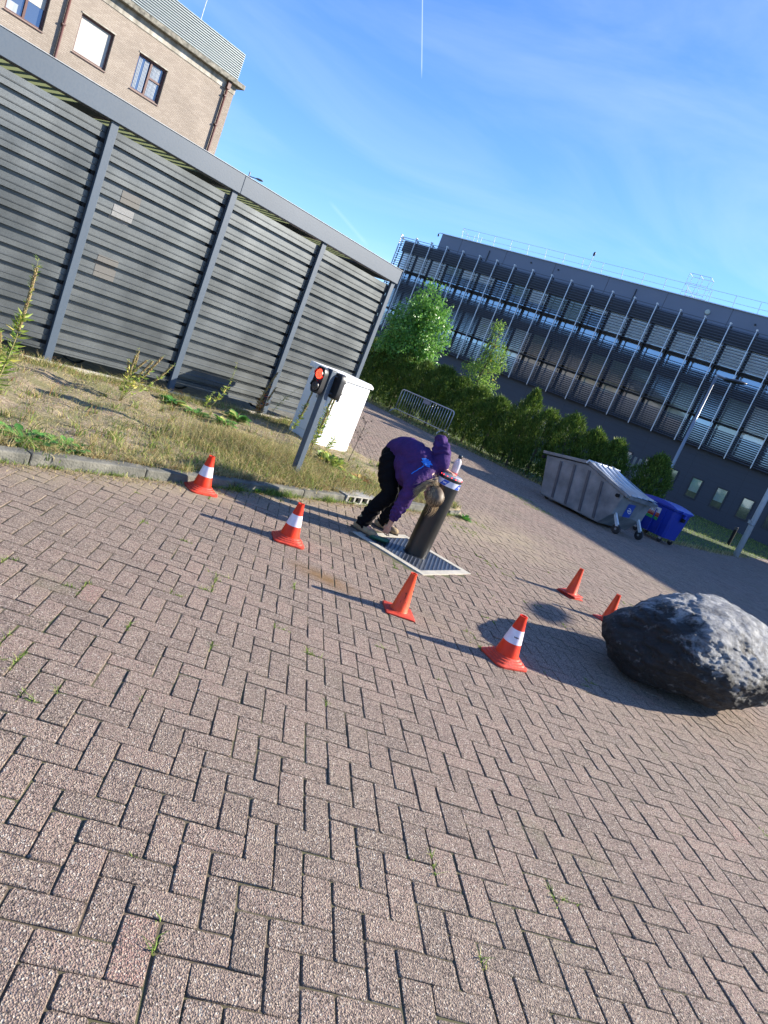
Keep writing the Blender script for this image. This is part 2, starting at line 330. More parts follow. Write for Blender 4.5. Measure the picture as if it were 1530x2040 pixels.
# ------------------------------------------------------------ verge, kerb
def vnoise(x, y, s=1.0, seed=0):
    return (np.sin(x * 2.1 * s + seed) * np.cos(y * 1.7 * s - seed * 1.3) + .5 * np.sin(x * 4.7 * s + y * 3.9 * s + seed * 2) + .3 * np.cos(x * 9.1 * s - y * 8.3 * s + seed)) / 1.8
VP = np.array([(-3.5, -4.93), (8.9, -4.93), (9.25, -5.05), (9.42, -5.35), (9.45, -6.5), (9.3, -7.3), (9.6, -8.2), (9.8, -8.75), (-3.5, -8.75)])
def vz(s, t): 
    e = np.clip((-4.9 - t) / .5, 0, 1); return .055 + .035 * e + .028 * vnoise(s * 1.5, t * 1.5, 1.3) + .012 * vnoise(s, t, 6, 2)
def make_verge():
    S = np.arange(-3.5, 9.9, .05); T = np.arange(-8.8, -4.9, .05); s, t = np.meshgrid(S, T, indexing='ij'); z = vz(s, t)
    edge = ~inside(s.ravel(), t.ravel(), VP).reshape(s.shape); z = np.where(edge, -.03, z)
    P = s[..., None] * CF.u + t[..., None] * CF.n + z[..., None] * V(0, 0, 1)
    i = np.arange(s.size).reshape(s.shape); F = np.stack([i[:-1, :-1], i[1:, :-1], i[1:, 1:], i[:-1, 1:]], -1).reshape(-1, 4)
    m_, n, l, b = newmat('verge_soil'); tx = n.new('ShaderNodeTexCoord')
    def N_(sc_, d=8, r=.6):
        x = n.new('ShaderNodeTexNoise'); x.inputs['Scale'].default_value = sc_; x.inputs['Detail'].default_value = d; x.inputs['Roughness'].default_value = r; l.new(tx.outputs['Object'], x.inputs['Vector']); return x
    def Rm(src, st):
        r = n.new('ShaderNodeValToRGB'); e = r.color_ramp.elements
        while len(e) < len(st): e.new(.5)
        for x, (p, c) in zip(e, st): x.position = p; x.color = (*c, 1)
        l.new(src, r.inputs[0]); return r.outputs[0]
    a = N_(30); c1 = Rm(a.outputs[0], [(.3, (.17, .125, .075)), (.5, (.33, .255, .165)), (.72, (.47, .38, .26))])
    g2 = N_(1.7); mx_ = n.new('ShaderNodeMix'); mx_.data_type = 'RGBA'; l.new(Rm(g2.outputs[0], [(.45, (0, 0, 0)), (.62, (.75,) * 3)]), mx_.inputs['Factor']); l.new(c1, mx_.inputs['A']); mx_.inputs['B'].default_value = (.17, .17, .065, 1)
    l.new(mx_.outputs['Result'], b.inputs['Base Color']); b.inputs['Roughness'].default_value = 1
    bp = n.new('ShaderNodeBump'); bp.inputs['Distance'].default_value = .03; bp.inputs['Strength'].default_value = .9; l.new(N_(45, 10, .7).outputs[0], bp.inputs['Height']); l.new(bp.outputs[0], b.inputs['Normal'])
    o = npmesh('verge_ground', P.reshape(-1, 3), F, m_, smooth=True); tag(o, kind='structure')
make_verge()
m_conc = mat('old_concrete', (.075, .075, .062), .92, scale=7, col2=(.20, .19, .155), bump=.5, bscale=60)
m_conc_light = mat('pale_concrete', (.36, .33, .27), .9, scale=6, col2=(.50, .46, .38), bump=.3, bscale=70)
def kerb():
    k = MB(); s = -3.4
    while s < 8.6:
        if not (6.3 < s + .5 < 7.1): pass
        e = min(s + .99, 8.75); k_ = CF
        if e > 6.30 and s < 6.96:
            if s < 6.30: k.box(CF, s, 6.30, -5.05, -4.92, -.02, .085)
            if e > 6.96: k.box(CF, 6.96, e, -5.05, -4.92, -.02, .085)
        else:
            dt = rng.normal(0, .004); dz_ = rng.normal(0, .004); k.box(CF, s, e, -5.05 + dt, -4.92 + dt, -.02, .085 + dz_)
        s += 1.0
    # rounded corner and the run back towards the cabinet
    pts = [(8.76, -4.985)] + [(8.9 + .5 * math.sin(a), -5.485 + .5 * math.cos(a)) for a in np.linspace(0, math.pi / 2, 9)] + [(9.4, -6.4), (9.32, -7.2), (9.5, -8.2)]
    for (a, b_) in zip(pts[:-1], pts[1:]):
        a = np.array(a); b_ = np.array(b_); d = b_ - a; L = np.linalg.norm(d); d /= L; nn = np.array([-d[1], d[0]]) * .055
        a2, b2 = a + d * .0015, b_ - d * .0015
        c4 = [a2 - nn, b2 - nn, b2 + nn, a2 + nn]; zt = .06 if a[1] > -6 else .015
        k.add([CF(*q, -.02) for q in c4] + [CF(*q, zt) for q in c4], [(0, 1, 2, 3), (7, 6, 5, 4), (0, 4, 5, 1), (1, 5, 6, 2), (2, 6, 7, 3), (3, 7, 4, 0)])
    o = k.build('kerb', m_conc, bevel=.012); tag(o, kind='structure')
    k = MB(); s = -3.4
    while s < 9.5: k.box(CF, s, min(s + .99, 9.9), -8.78, -8.70, 0, .115 + rng.normal(0, .005)); s += 1.0
    o = k.build('edging_strip', m_conc_light, bevel=.008); tag(o, kind='structure')
kerb()
m_black = mat('black_hole', (.004, .004, .004), .9)
def drain():
    root = empty('kerb_drain', CF(6.63, -4.98), 'grey kerb drain block with dark square holes, let into the kerb behind the boots', 'kerb drain')
    b = MB(); s0, s1, tf, tb = 6.31, 6.95, -4.90, -5.16; z0, z1 = 0, .10
    ws = [(6.35, 6.45), (6.48, 6.58), (6.61, 6.71), (6.74, 6.84)]
    b.box(CF, s0, s1, tb, tf - .05, z0, z1); b.box(CF, s0, s1, tf - .05, tf, .085, z1); b.box(CF, s0, s1, tf - .05, tf, z0, .018)
    e = [s0] + [x for w_ in ws for x in w_] + [s1]
    for a, c in zip(e[::2], e[1::2]): b.box(CF, a, c, tf - .05, tf - .001, .018, .085)
    b.build('block', mat('grey_drain', (.26, .25, .22), .85, scale=9, col2=(.38, .36, .31), bump=.3), root)
    h = MB()
    for a, c in ws: h.box(CF, a, c, tf - .056, tf - .046, .018, .085)
    h.build('hole', m_black, root)
drain()

# lawn and other ground sheets
m_lawn = mat('lawn_soil', (.035, .05, .015), 1, scale=2, col2=(.07, .09, .03), bump=.5, bscale=30)
o = MB().add([(x, y, -.004) for x, y in LAWN], [tuple(range(len(LAWN)))]).build('lawn', m_lawn); tag(o, kind='structure')
m_tar = mat('old_asphalt', (.05, .05, .05), .95, scale=3, bump=.3, bscale=80)
q = MB().box(CF, -6, 10.5, -13.2, -8.79, -.02, .012).build('carport_floor', m_conc); tag(q, kind='structure')
o = MB().add([(15.3, 30.2, .008), (15.4, 30.05, .008), (19.4, 29.0, .008), (19.4, 29.16, .008)], [(0, 1, 2, 3)]).build('road_marking', mat('road_paint', (.6, .6, .58), .7)); tag(o, kind='structure')

# ------------------------------------------------------------ bollard and plate
m_galv = mat('galvanised', (.46, .47, .48), .45, metal=.6, scale=12, col2=(.62, .63, .63), bump=.15, bscale=60)
def bollard():
    root = empty('plate', CF(PLS, PLT), 'square studded steel plate in a pale concrete frame at the foot of the bollard', 'floor plate'); root.name = 'floor_plate'
    b = MB(); h = .47; i = .39
    for s0, s1, t0, t1 in ((-h, h, i, h), (-h, h, -h, -i), (-h, -i, -i, i), (i, h, -i, i)): b.box(CF, PLS + s0, PLS + s1, PLT + t0, PLT + t1, -.03, .006)
    b.build('frame', m_conc_light, root)
    p = MB(); p.box(CF, PLS - i + .004, PLS + i - .004, PLT - i + .004, PLT + i - .004, -.02, .001)
    p.build('steel_plate', mat('wet_steel', (.035, .045, .065), .38, metal=.6, scale=4, col2=(.075, .09, .12)), root)
    st = MB(); k = 0
    for a in np.arange(-i + .03, i - .02, .040):
        k += 1
        for c in np.arange(-i + .03 + (k % 2) * .023, i - .02, .046):
            if (a ** 2 + c ** 2) ** .5 > .14: st.lathe([(.0125, .0005), (.011, .004), (.006, .0055)], CF(PLS + a, PLT + c, 0), n=7)
    st.build('stud', mat('stud_steel', (.075, .09, .12), .5, metal=.6, scale=5), root, smooth=True)
    B = empty('bollard', BOL, 'black round bollard with a white and blue band, rising from the steel plate', 'bollard')
    r = .122; H_ = .905
    m_blk = mat('satin_black', (.008, .008, .008), .36, scale=3, col2=(.015, .0145, .013), spec=.55, bump=.02)
    MB().lathe([(r + .012, .001), (r + .012, .006), (r, .007), (r, .785)], BOL, 64).build('column', m_blk, B, angle=30)
    MB().lathe([(r + .0015, .785), (r + .0015, .845)], BOL, 64).build('reflective_band', mat('white_reflector', (.62, .62, .68), .35, var=.03), B, angle=30)
    # blue slanted fields lie on the band
    m_bs = mat('blue_reflector', (.01, .07, .42), .35); m_ws = mat('white_print', (.6, .6, .65), .4)
    def patch(mb, a0, a1, z0, z1, sl, rr):
        n_ = 10; vs = []
        for q_ in range(n_ + 1):
            for z, sh in ((z0, 0), (z1, sl)):
                a = a0 + (a1 - a0) * q_ / n_ + sh; vs.append(BOL + V(rr * math.cos(a), rr * math.sin(a), z))
        mb.add(vs, [(2 * q_, 2 * q_ + 2, 2 * q_ + 3, 2 * q_ + 1) for q_ in range(n_)])
    for a in (-2.35, -.95, .7, 2.3):
        bl, bw = MB(), MB(); patch(bl, a, a + .50, .787, .843, .30, r + .0035)
        patch(bw, a + .24, a + .52, .810, .820, .05, r + .005)
        bo = bl.build('blue_stripe', m_bs, B); bw.build('white_print', m_ws, bo)
    MB().lathe([(r, .845), (r, .872), (r - .006, .875)], BOL, 64).build('collar', m_blk, B, angle=30)
    MB().lathe([(r - .006, .875), (r - .004, .895), (r - .02, H_), (r - .028, H_ - .004), (0.002, H_ - .004)], BOL, 64).build('cap', mat('grey_cast_cap', (.42, .42, .42), .4, metal=.3, scale=30, col2=(.55, .55, .55), bump=.1), B, angle=30)
    m_led = mat('red_led', (.6, .02, .02), .3, emit=(1, .03, .04), es=2.2)
    for k in range(16):
        a = 2 * math.pi * k / 16; c = BOL + V(math.cos(a) * (r - .005), math.sin(a) * (r - .005), .882)
        MB().ball(c, .005, seg=8, rings=6).build('warning_light', m_led, B, smooth=True)
    # slight lean to the right
    B.rotation_euler = (0, R(2.2), 0)
    # bottle
    T = V(.505, 7.015, H_ - .002)
    bt = empty('bottle', T, 'clear plastic bottle with black cap and red label, standing on the bollard top', 'bottle')
    bm = MB(); bm.lathe([(.034, 0), (.038, .006), (.038, .11), (.037, .13), (.028, .155), (.016, .168), (.014, .176)], T, 24)
    m_, n, l, b_ = newmat('bottle_plastic'); b_.inputs['Base Color'].default_value = (.75, .72, .78, 1); b_.inputs['Roughness'].default_value = .12; b_.inputs['Transmission Weight'].default_value = .45; b_.inputs['IOR'].default_value = 1.35
    bm.build('body', m_, bt, angle=40)
    MB().lathe([(.0385, .0), (.0392, .004), (.0392, .024), (.0385, .026)], T, 24).build('label', mat('red_film', (.5, .03, .04), .4), bt, angle=40)
    MB().lathe([(.020, .174), (.021, .178), (.021, .204), (.018, .208)], T, 20).build('cap', mat('black_cap', (.01, .01, .012), .35), bt, angle=40)
bollard()

# ------------------------------------------------------------ cones
m_or = mat('orange_plastic', (.52, .022, .006), .5, scale=5, col2=(.88, .046, .005), bump=.06, bscale=30, spec=.3)
m_or2 = mat('faded_orange_plastic', (.60, .040, .006), .5, scale=5, col2=(.92, .085, .004), bump=.08, bscale=30)
m_orb = mat('dirty_orange_base', (.40, .028, .012), .65, scale=14, col2=(.66, .05, .015), bump=.2, bscale=50)
m_wh = mat('reflective_white', (.62, .54, .60), .4, scale=25, col2=(.72, .66, .72))
m_dirt = mat('scuff_dirt', (.07, .03, .02), .9)
def rsq(h, r_, n=5):      # rounded square outline
    o = []
    for k, (cx, cy) in enumerate(((1, 1), (-1, 1), (-1, -1), (1, -1))):
        for j in range(n + 1):
            a = math.pi / 2 * (k + j / n); o.append((cx * (h - r_) + r_ * math.cos(a), cy * (h - r_) + r_ * math.sin(a)))
    return o
def slab(mb, levels):      # stack of outlines [(outline, z)]
    n = len(levels[0][0]); vs = [(x, y, z) for ol, z in levels for x, y in ol]
    fs = [(i * n + k, i * n + (k + 1) % n, (i + 1) * n + (k + 1) % n, (i + 1) * n + k) for i in range(len(levels) - 1) for k in range(n)]
    mb.add(vs, fs + [tuple(range(n - 1, -1, -1)), tuple(range((len(levels) - 1) * n, len(levels) * n))])
def striped_cone():
    c = empty('traffic_cone'); h = .345
    b = MB(); slab(b, [(rsq(.135, .05), .002), (rsq(.135, .05), .014), (rsq(.124, .05), .02), (rsq(.118, .05), .021), (rsq(.114, .06), .032), (rsq(.105, .06), .034), (rsq(.101, .07), .045), (rsq(.093, .07), .047), (rsq(.089, .075), .058)])
    b.build('base', m_orb, c, bevel=0, angle=25)
    rr = lambda z: .084 - (.084 - .026) * (z - .055) / (h - .055)
    zs = [.055, .15, .25, h]
    MB().lathe([(rr(.055), .055), (rr(.152), .152)], n=40).build('lower_body', m_or, c, angle=30)
    MB().lathe([(rr(.152) + .001, .152), (rr(.248) + .001, .248)], n=40).build('reflective_sleeve', m_wh, c, angle=30)
    MB().lathe([(rr(.248), .248), (rr(.335), .335), (rr(.34) + .002, h), (rr(.34) - .006, h), (rr(.34) - .007, h - .04), (.001, h - .041)], n=40).build('tip', m_or, c, angle=30)
    return c
def plain_cone(flat=True):
    c = empty('traffic_cone'); h = .325
    b = MB(); slab(b, [(rsq(.118, .012), .002), (rsq(.118, .012), .010), (rsq(.112, .012), .014), (rsq(.082, .06), .017), (rsq(.078, .07), .022)])
    b.build('base', m_orb, c, angle=25)
    MB().lathe([(.074, .018), (.066, .03), (.026, h - .012), (.027, h), (.020, h), (.019, h - .05), (.001, h - .051)], n=40).build('body', m_or2, c, angle=30)
    return c
GC = 'traffic cones set out round the bollard'
def cone_mark(parent_name, root, a0, a1, z0, z1, r_at, name):
    # thin scuff following the cone's own surface, in the cone's local space
    vs = []; n = 8
    for q_ in range(n + 1):
        a = a0 + (a1 - a0) * q_ / n; wv = .0035 * math.sin(q_ * 2.3)
        for z in (z0 + wv, z1 + wv): r_ = r_at(z) + .0022; vs.append((r_ * math.cos(a), r_ * math.sin(a), z))
    me = MB().add(vs, [(2 * q_, 2 * q_ + 2, 2 * q_ + 3, 2 * q_ + 1) for q_ in range(n)]); o = me.build(name, m_dirt, None); o.parent = [c for c in root.children if c.name.startswith(parent_name)][0]; return o
def put(o, x, y, rz, label, sc_=1, z=0):
    o.location = (x, y, z + .0); o.rotation_euler = (0, 0, R(rz)); o.scale = (sc_,) * 3; tag(o, label, 'traffic cone', GC); return o
ca = striped_cone(); cb = plain_cone()
put(ca, -1.62, 6.085, -50, 'white banded orange cone standing closest to the kerb stones', .98)
put(copy_tree(ca), -.665, 5.65, 20, 'white banded orange cone out on the bricks in front of the boots of the person', 1.0)
k5 = put(copy_tree(ca), 1.235, 4.90, 30, 'white banded orange cone nearest the boulder, with a black scuff on its band', 1.08)
bpy.context.view_layer.update()
cone_mark('reflective_sleeve', k5, R(-135), R(-100), .196, .203, lambda z: .084 - .2 * (z - .055), 'scuff')
put(cb, .385, 5.02, 12, # flat based
     'plain scratched orange cone with thin square base, just in front of the steel plate', 1.0)
cb2 = copy_tree(cb)
put(cb2, 2.38, 7.94, 30, 'lower plain orange cone of the two nested ones, only its flat base showing', 1.0)
put(copy_tree(cb), 2.38, 7.94, 52, 'upper orange cone of the two nested ones, stuck on top of the other', 1.0, z=.024)
put(copy_tree(cb2), 2.71, 7.42, 40, 'plain orange cone half hidden behind the boulder', 1.0)
bpy.context.view_layer.update()
for a0, a1, z0, z1 in ((-1.9, -1.72, .165, .176), (-1.75, -1.70, .13, .17), (-1.5, -1.42, .10, .106), (-2.1, -2.06, .09, .11)): cone_mark('body', cb, a0, a1, z0, z1, lambda z: .066 - .133 * (z - .03), 'scuff')

# ------------------------------------------------------------ boulder
def boulder():
    from mathutils import noise as mn
    b = bmesh.new(); bmesh.ops.create_icosphere(b, subdivisions=7, radius=1)
    P = np.array([v.co[:] for v in b.verts]); F = np.array([[v.index for v in f.verts] for f in b.faces]); b.free()
    r_ = np.random.default_rng(11)
    D = P / np.linalg.norm(P, axis=1)[:, None]
    # intersection of random half spaces makes broad facets
    planes = []
    for n_, d_ in [((-1, -.1, .25), .93), ((-.75, -.2, .75), .98), ((-.3, 0, 1), .93), ((.45, 0, .95), .97), ((1, 0, .2), 1.0), ((.8, -.4, -.55), .90), ((.2, -.9, .5), .86), ((-.2, -1, -.1), .86), ((-.65, -.55, -.45), .93), ((-.1, -.3, -1), .80), ((.3, .9, .2), .9), ((-.4, .8, .3), .95), ((.6, -.75, .3), .90), ((-.55, -.75, .35), .93), ((.1, -.65, .8), .92), ((.35, -.75, -.6), .88)]:
        n_ = np.array(n_, float); n_ /= np.linalg.norm(n_); planes.append((n_, d_))
    for k in range(9):
        n_ = r_.normal(size=3); n_ /= np.linalg.norm(n_); planes.append((n_, r_.uniform(.93, 1.03)))
    rad = np.full(len(D), 1.12)
    q_ = np.stack([d_ / np.maximum(D @ n_, 1e-3) for n_, d_ in planes] + [rad], 1)
    kk = 16; rad = -np.log(np.exp(-kk * np.minimum(q_, 3)).sum(1)) / kk
    # layered noise
    def fb(D, f, o): 
        x, y, z = (D * f).T
        return np.sin(x * 1.3 + y * 2.1 + o) * np.cos(y * 1.1 - z * 1.9 + o * 2) + np.sin(z * 2.3 + x * .7 - o)
    big = np.array([mn.fractal(Vector(d) * 1.7 + Vector((3.1, 7, 2)), .9, 2.1, 4) for d in D]); rdg = np.array([mn.ridged_multi_fractal(Vector(d) * 3.1 + Vector((1, 5, 2)), .9, 2.2, 5, 1.0, 2.0) for d in D]); fin = np.array([mn.fractal(Vector(d) * 14, .8, 2.1, 5) for d in D])
    rad = rad + .065 * big - .026 * (rdg - 1.2) + .011 * fin
    P = D * rad[:, None]
    A = Frame(52); 
    L = P * V(1.05, .70, .475)
    Wd = V(3.13, 6.02, .40) + L[:, :1] * A.u + L[:, 1:2] * A.n * -1 * -1 * -1 + L[:, 2:] * V(.02, -.02, 1)
    Wd[:, 2] = np.maximum(Wd[:, 2], -.02)
    m_, n, l, bs = newmat('boulder_stone'); t = n.new('ShaderNodeTexCoord')
    def N_(s_, d=8, r2=.6, st=(1, 1, 1)):
        mp_ = n.new('ShaderNodeMapping'); mp_.inputs['Scale'].default_value = st; mp_.inputs['Rotation'].default_value = (.3, .5, .7); l.new(t.outputs['Object'], mp_.inputs[0])
        x = n.new('ShaderNodeTexNoise'); x.inputs['Scale'].default_value = s_; x.inputs['Detail'].default_value = d; x.inputs['Roughness'].default_value = r2; x.inputs['Distortion'].default_value = .4; l.new(mp_.outputs[0], x.inputs['Vector']); return x.outputs[0]
    def Rm(src, st):
        r = n.new('ShaderNodeValToRGB'); e = r.color_ramp.elements
        while len(e) < len(st): e.new(.5)
        for x, (p, c) in zip(e, st): x.position = p; x.color = (*c, 1)
        l.new(src, r.inputs[0]); return r.outputs[0]
    def Mx(f, A_, B_, mode='MIX'):
        x = n.new('ShaderNodeMix'); x.data_type = 'RGBA'; x.blend_type = mode; l.new(f, x.inputs['Factor']) if hasattr(f, 'links') else setattr(x.inputs['Factor'], 'default_value', f)
        l.new(A_, x.inputs['A']); l.new(B_, x.inputs['B']) if hasattr(B_, 'links') else setattr(x.inputs['B'], 'default_value', (*B_, 1)); return x.outputs['Result']
    stone = Rm(N_(7, 10, .7, (1, 1, 1.3)), [(.32, (.06, .062, .066)), (.46, (.20, .205, .21)), (.58, (.34, .34, .335)), (.74, (.52, .515, .485))])
    # black algae runs down the flanks: more of it lower on the stone and as streaks
    sx = n.new('ShaderNodeSeparateXYZ'); l.new(t.outputs['Object'], sx.inputs[0])
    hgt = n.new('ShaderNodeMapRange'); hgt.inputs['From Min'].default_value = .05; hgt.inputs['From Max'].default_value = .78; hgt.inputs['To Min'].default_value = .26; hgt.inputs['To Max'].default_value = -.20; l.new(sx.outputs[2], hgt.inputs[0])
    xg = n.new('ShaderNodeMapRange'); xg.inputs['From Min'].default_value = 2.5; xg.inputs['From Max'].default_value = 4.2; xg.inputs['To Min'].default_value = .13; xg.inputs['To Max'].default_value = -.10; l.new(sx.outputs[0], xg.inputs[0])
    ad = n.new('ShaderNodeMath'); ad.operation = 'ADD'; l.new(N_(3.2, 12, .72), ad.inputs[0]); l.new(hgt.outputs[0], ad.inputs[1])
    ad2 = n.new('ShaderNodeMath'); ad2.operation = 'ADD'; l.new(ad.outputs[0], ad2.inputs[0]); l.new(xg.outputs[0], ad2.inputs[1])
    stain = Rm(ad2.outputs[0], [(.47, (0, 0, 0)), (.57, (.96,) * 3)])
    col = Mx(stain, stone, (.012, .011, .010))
    col = Mx(Rm(N_(26, 6, .7), [(.54, (0, 0, 0)), (.62, (.6,) * 3)]), col, (.03, .03, .03))
    col = Mx(Rm(N_(11, 8, .75), [(.58, (0, 0, 0)), (.66, (.5,) * 3)]), col, (.26, .26, .25))
    col = Mx(Rm(N_(5, 5, .6), [(.62, (0, 0, 0)), (.75, (.3,) * 3)]), col, (.10, .055, .02))
    l.new(col, bs.inputs['Base Color']); bs.inputs['Roughness'].default_value = .72; bs.inputs['Specular IOR Level'].default_value = .45
    bp = n.new('ShaderNodeBump'); bp.inputs['Distance'].default_value = .05; bp.inputs['Strength'].default_value = .9
    l.new(N_(16, 13, .78, (1, 1, 1.2)), bp.inputs['Height']); l.new(bp.outputs[0], bs.inputs['Normal'])
    o = npmesh('boulder', Wd, F, m_, smooth=True)
    tag(o, 'large grey boulder stained black on its flanks, lying on the brick paving', 'boulder')
boulder()

# ------------------------------------------------------------ carport (bicycle shelter)
m_steel = mat('blue_grey_paint', (.055, .078, .108), .45, var=.05, scale=2, spec=.5, bump=.02)
def panel_material():
    m_, n, l, b = newmat('perforated_steel'); t = n.new('ShaderNodeTexCoord')
    def N_(s_, st, d=6):
        mp_ = n.new('ShaderNodeMapping'); mp_.inputs['Scale'].default_value = st; mp_.inputs['Rotation'].default_value = (0, 0, -R(90 - 34.5)); l.new(t.outputs['Object'], mp_.inputs[0])
        x = n.new('ShaderNodeTexNoise'); x.inputs['Scale'].default_value = s_; x.inputs['Detail'].default_value = d; l.new(mp_.outputs[0], x.inputs['Vector']); return x.outputs[0]
    r = n.new('ShaderNodeValToRGB'); e = r.color_ramp.elements; e[0].position = .34; e[0].color = (.062, .070, .073, 1); e[1].position = .66; e[1].color = (.135, .147, .150, 1)
    l.new(N_(1.1, (1.5, 1, .8)), r.inputs[0])
    vo = n.new('ShaderNodeTexVoronoi'); vo.inputs['Scale'].default_value = 110; l.new(t.outputs['Object'], vo.inputs['Vector'])
    rv = n.new('ShaderNodeValToRGB'); rv.color_ramp.elements[0].position = .25; rv.color_ramp.elements[0].color = (.55, .55, .55, 1); rv.color_ramp.elements[1].position = .5; l.new(vo.outputs['Distance'], rv.inputs[0])
    mx_ = n.new('ShaderNodeMix'); mx_.data_type = 'RGBA'; mx_.blend_type = 'MULTIPLY'; mx_.inputs['Factor'].default_value = .8; l.new(r.outputs[0], mx_.inputs['A']); l.new(rv.outputs[0], mx_.inputs['B'])
    l.new(mx_.outputs['Result'], b.inputs['Base Color']); b.inputs['Metallic'].default_value = .55; b.inputs['Roughness'].default_value = .42
    rr = n.new('ShaderNodeMapRange'); rr.inputs['To Min'].default_value = .32; rr.inputs['To Max'].default_value = .58; l.new(N_(2, (.5, 1, 3)), rr.inputs[0]); l.new(rr.outputs[0], b.inputs['Roughness'])
    return m_
M_PANEL = panel_material()
PF = Frame(0); PF.u = CF.n; PF.n = CF.u        # u = t direction, n = s direction
def corr_profile(t0, z0, z1, per=.196):
    pts = []; z = z1
    while z > z0 + .02:
        for dz, dt in ((0, 0), (.068, 0), (.077, .009), (.080, .009), (.083, 0), (.146, 0), (.150, -.06), (.191, -.06), (.1955, 0)):
            if z - dz > z0: pts.append((t0 + dt, z - dz))
        z -= per
    pts.append((t0, z0)); return pts
def corr_sheet(mb, pts, s0, s1, th=.003):
    n = len(pts); a = [CF(s, t, z) for s in (s0, s1) for t, z in pts]; b = [CF(s, t - th, z) for s in (s0, s1) for t, z in pts]
    fs = [(i, i + 1, n + i + 1, n + i) for i in range(n - 1)] + [(2 * n + i + 1, 2 * n + i, 3 * n + i, 3 * n + i + 1) for i in range(n - 1)]
    mb.add(a + b, fs)
def carport():
    root = empty('bicycle_shelter', CF(6.5, -8.9), 'long shelter with dark ribbed steel panels between blue grey posts under a flat roof', 'shelter')
    P = [2.58, 4.55, 6.45, 8.40, 10.37]; PT = -8.958
    for s in P:
        zb = -.02
        if s > 10: 
            MB().box(CF, s - .05, s + .05, -8.952, -8.90, zb, 3.10).build('post', m_steel, root, bevel=.004)
        else: MB().box(CF, s - .05, s + .05, -8.952, -8.90, zb, 3.10).build('post', m_steel, root, bevel=.004)
    for k, (a, b) in enumerate(zip([.6] + P[:-1], P)):
        mb = MB(); pr = corr_profile(PT, .23, 3.02); corr_sheet(mb, pr, a - .02, b - .024)
        mb.box(CF, a - .02, b - .024, PT - .05, PT + .012, .205, .225)
        pn = mb.build('panel', M_PANEL, root)
        br = MB(); z = 3.02 - .172
        while z > .25:
            pl = [(b - .05 - .05 * math.sin(math.pi * j / 10), z + .030 * math.cos(math.pi * j / 10)) for j in range(11)]; br.prism(CF, pl, PT - .012, PT - .004); z -= .196
        br.box(CF, b - .052, b - .047, PT - .013, PT - .003, .24, 3.0); br.build('clip_trim', m_black, pn)
        if k == 2:
            m_n = mat('see_through_notice', (.13, .135, .135), .6, scale=90, col2=(.23, .23, .225)); m_n2 = mat('brown_notice', (.085, .082, .075), .6, scale=90, col2=(.115, .11, .10))
            for (s0, s1, z0, z1, mm) in ((4.84, 5.13, 2.02, 2.27, m_n), (4.90, 5.17, 2.27, 2.45, m_n2), (4.83, 5.12, 1.30, 1.62, m_n2)):
                q_ = MB(); corr_sheet(q_, [(t + .004, z) for t, z in pr if z0 < z < z1], s0, s1, .001); q_.build('notice', mm, pn)
    for s0, s1 in ((-1.5, 2.5), (2.506, 6.497), (6.503, 10.44)):
        MB().box(CF, s0, s1, -9.02, -8.86, 3.10, 3.355).build('fascia', m_steel, root, bevel=.005)
    MB().box(CF, -1.5, 10.45, -9.03, -8.85, 3.357, 3.364).build('roof_highlight', mat('pale_highlight', (.3, .33, .36), .5), root)  # thin pale strip, coloured as the highlight along the fascia's top edge
    MB().box(CF, 10.36, 10.44, -12.9, -9.03, 3.10, 3.35).build('fascia', m_steel, root)
    # translucent ribbed roof sheets
    m_r = leafmat('translucent_roof', (.20, .23, .12), (.23, .26, .14), trans=.45, rough=.5)
    rb = MB(); s = -1.4
    pts = []
    while s < 10.3: pts += [(s, 3.24), (s + .06, 3.24), (s + .085, 3.30), (s + .145, 3.30)]; s += .17
    vs = [CF(a, t, z) for t in (-9.03, -12.9) for a, z in pts]; n = len(pts); rb.add(vs, [(i, i + 1, n + i + 1, n + i) for i in range(n - 1)])
    rb.build('roof_sheet', m_r, root)
    for s in P + [.6]: MB().box(CF, s - .04, s + .04, -12.85, -9.03, 3.11, 3.225).build('beam', m_steel, root)
    MB().box(CF, -1.4, 10.3, -12.95, -12.88, 0, 2.6).build('back_wall', M_PANEL, root)
    for s in P: MB().box(CF, s - .05, s + .05, -12.87, -12.77, 0, 3.11).build('post', m_steel, root)
    # a rail with the tyres of parked bicycles shows below the panels
    m_ty = mat('black_tyre', (.01, .01, .01), .6); k = 0
    for s, lab in ((5.3, 'second'), (7.1, 'third'), (8.95, 'fourth')):
        k += 1; bk = MB(); c = CF(s, -9.75, .34); A_ = V(0, 0, 1); B_ = (CF.u * .3 + CF.n * .95)
        bk.tube([c + (A_ * math.cos(a) + B_ * math.sin(a)) * .33 for a in np.linspace(0, 2 * math.pi, 25)], .018, 6, caps=False)
        c2 = c - B_ * 1.02; bk2 = MB(); bk2.tube([c2 + (A_ * math.cos(a) + B_ * math.sin(a)) * .33 for a in np.linspace(0, 2 * math.pi, 25)], .018, 6, caps=False)
        bc = empty('bicycle', CF(s, -9.75, 0), 'parked bicycle whose black tyre shows in the gap under the %s panel of the shelter' % lab, 'bicycle', 'bicycles parked inside the shelter')
        bk.build('wheel', m_ty, bc, smooth=True); bk2.build('wheel', m_ty, bc, smooth=True)
        fr = MB(); hub, hub2 = c, c2; hd = c - B_ * .28 + V(0, 0, .5); st_ = c2 + B_ * .35 + V(0, 0, .5); cr_ = c2 + B_ * .45 - V(0, 0, .03)
        for a, b_ in ((hub, hd), (hd, cr_), (cr_, st_), (hd - V(0, 0, .05), st_ + V(0, 0, -.05)), (cr_, hub2), (st_, hub2), (st_, st_ + V(0, 0, .12)), (hd, hd + V(0, 0, .12))): fr.tube([a, b_], .014, 6)
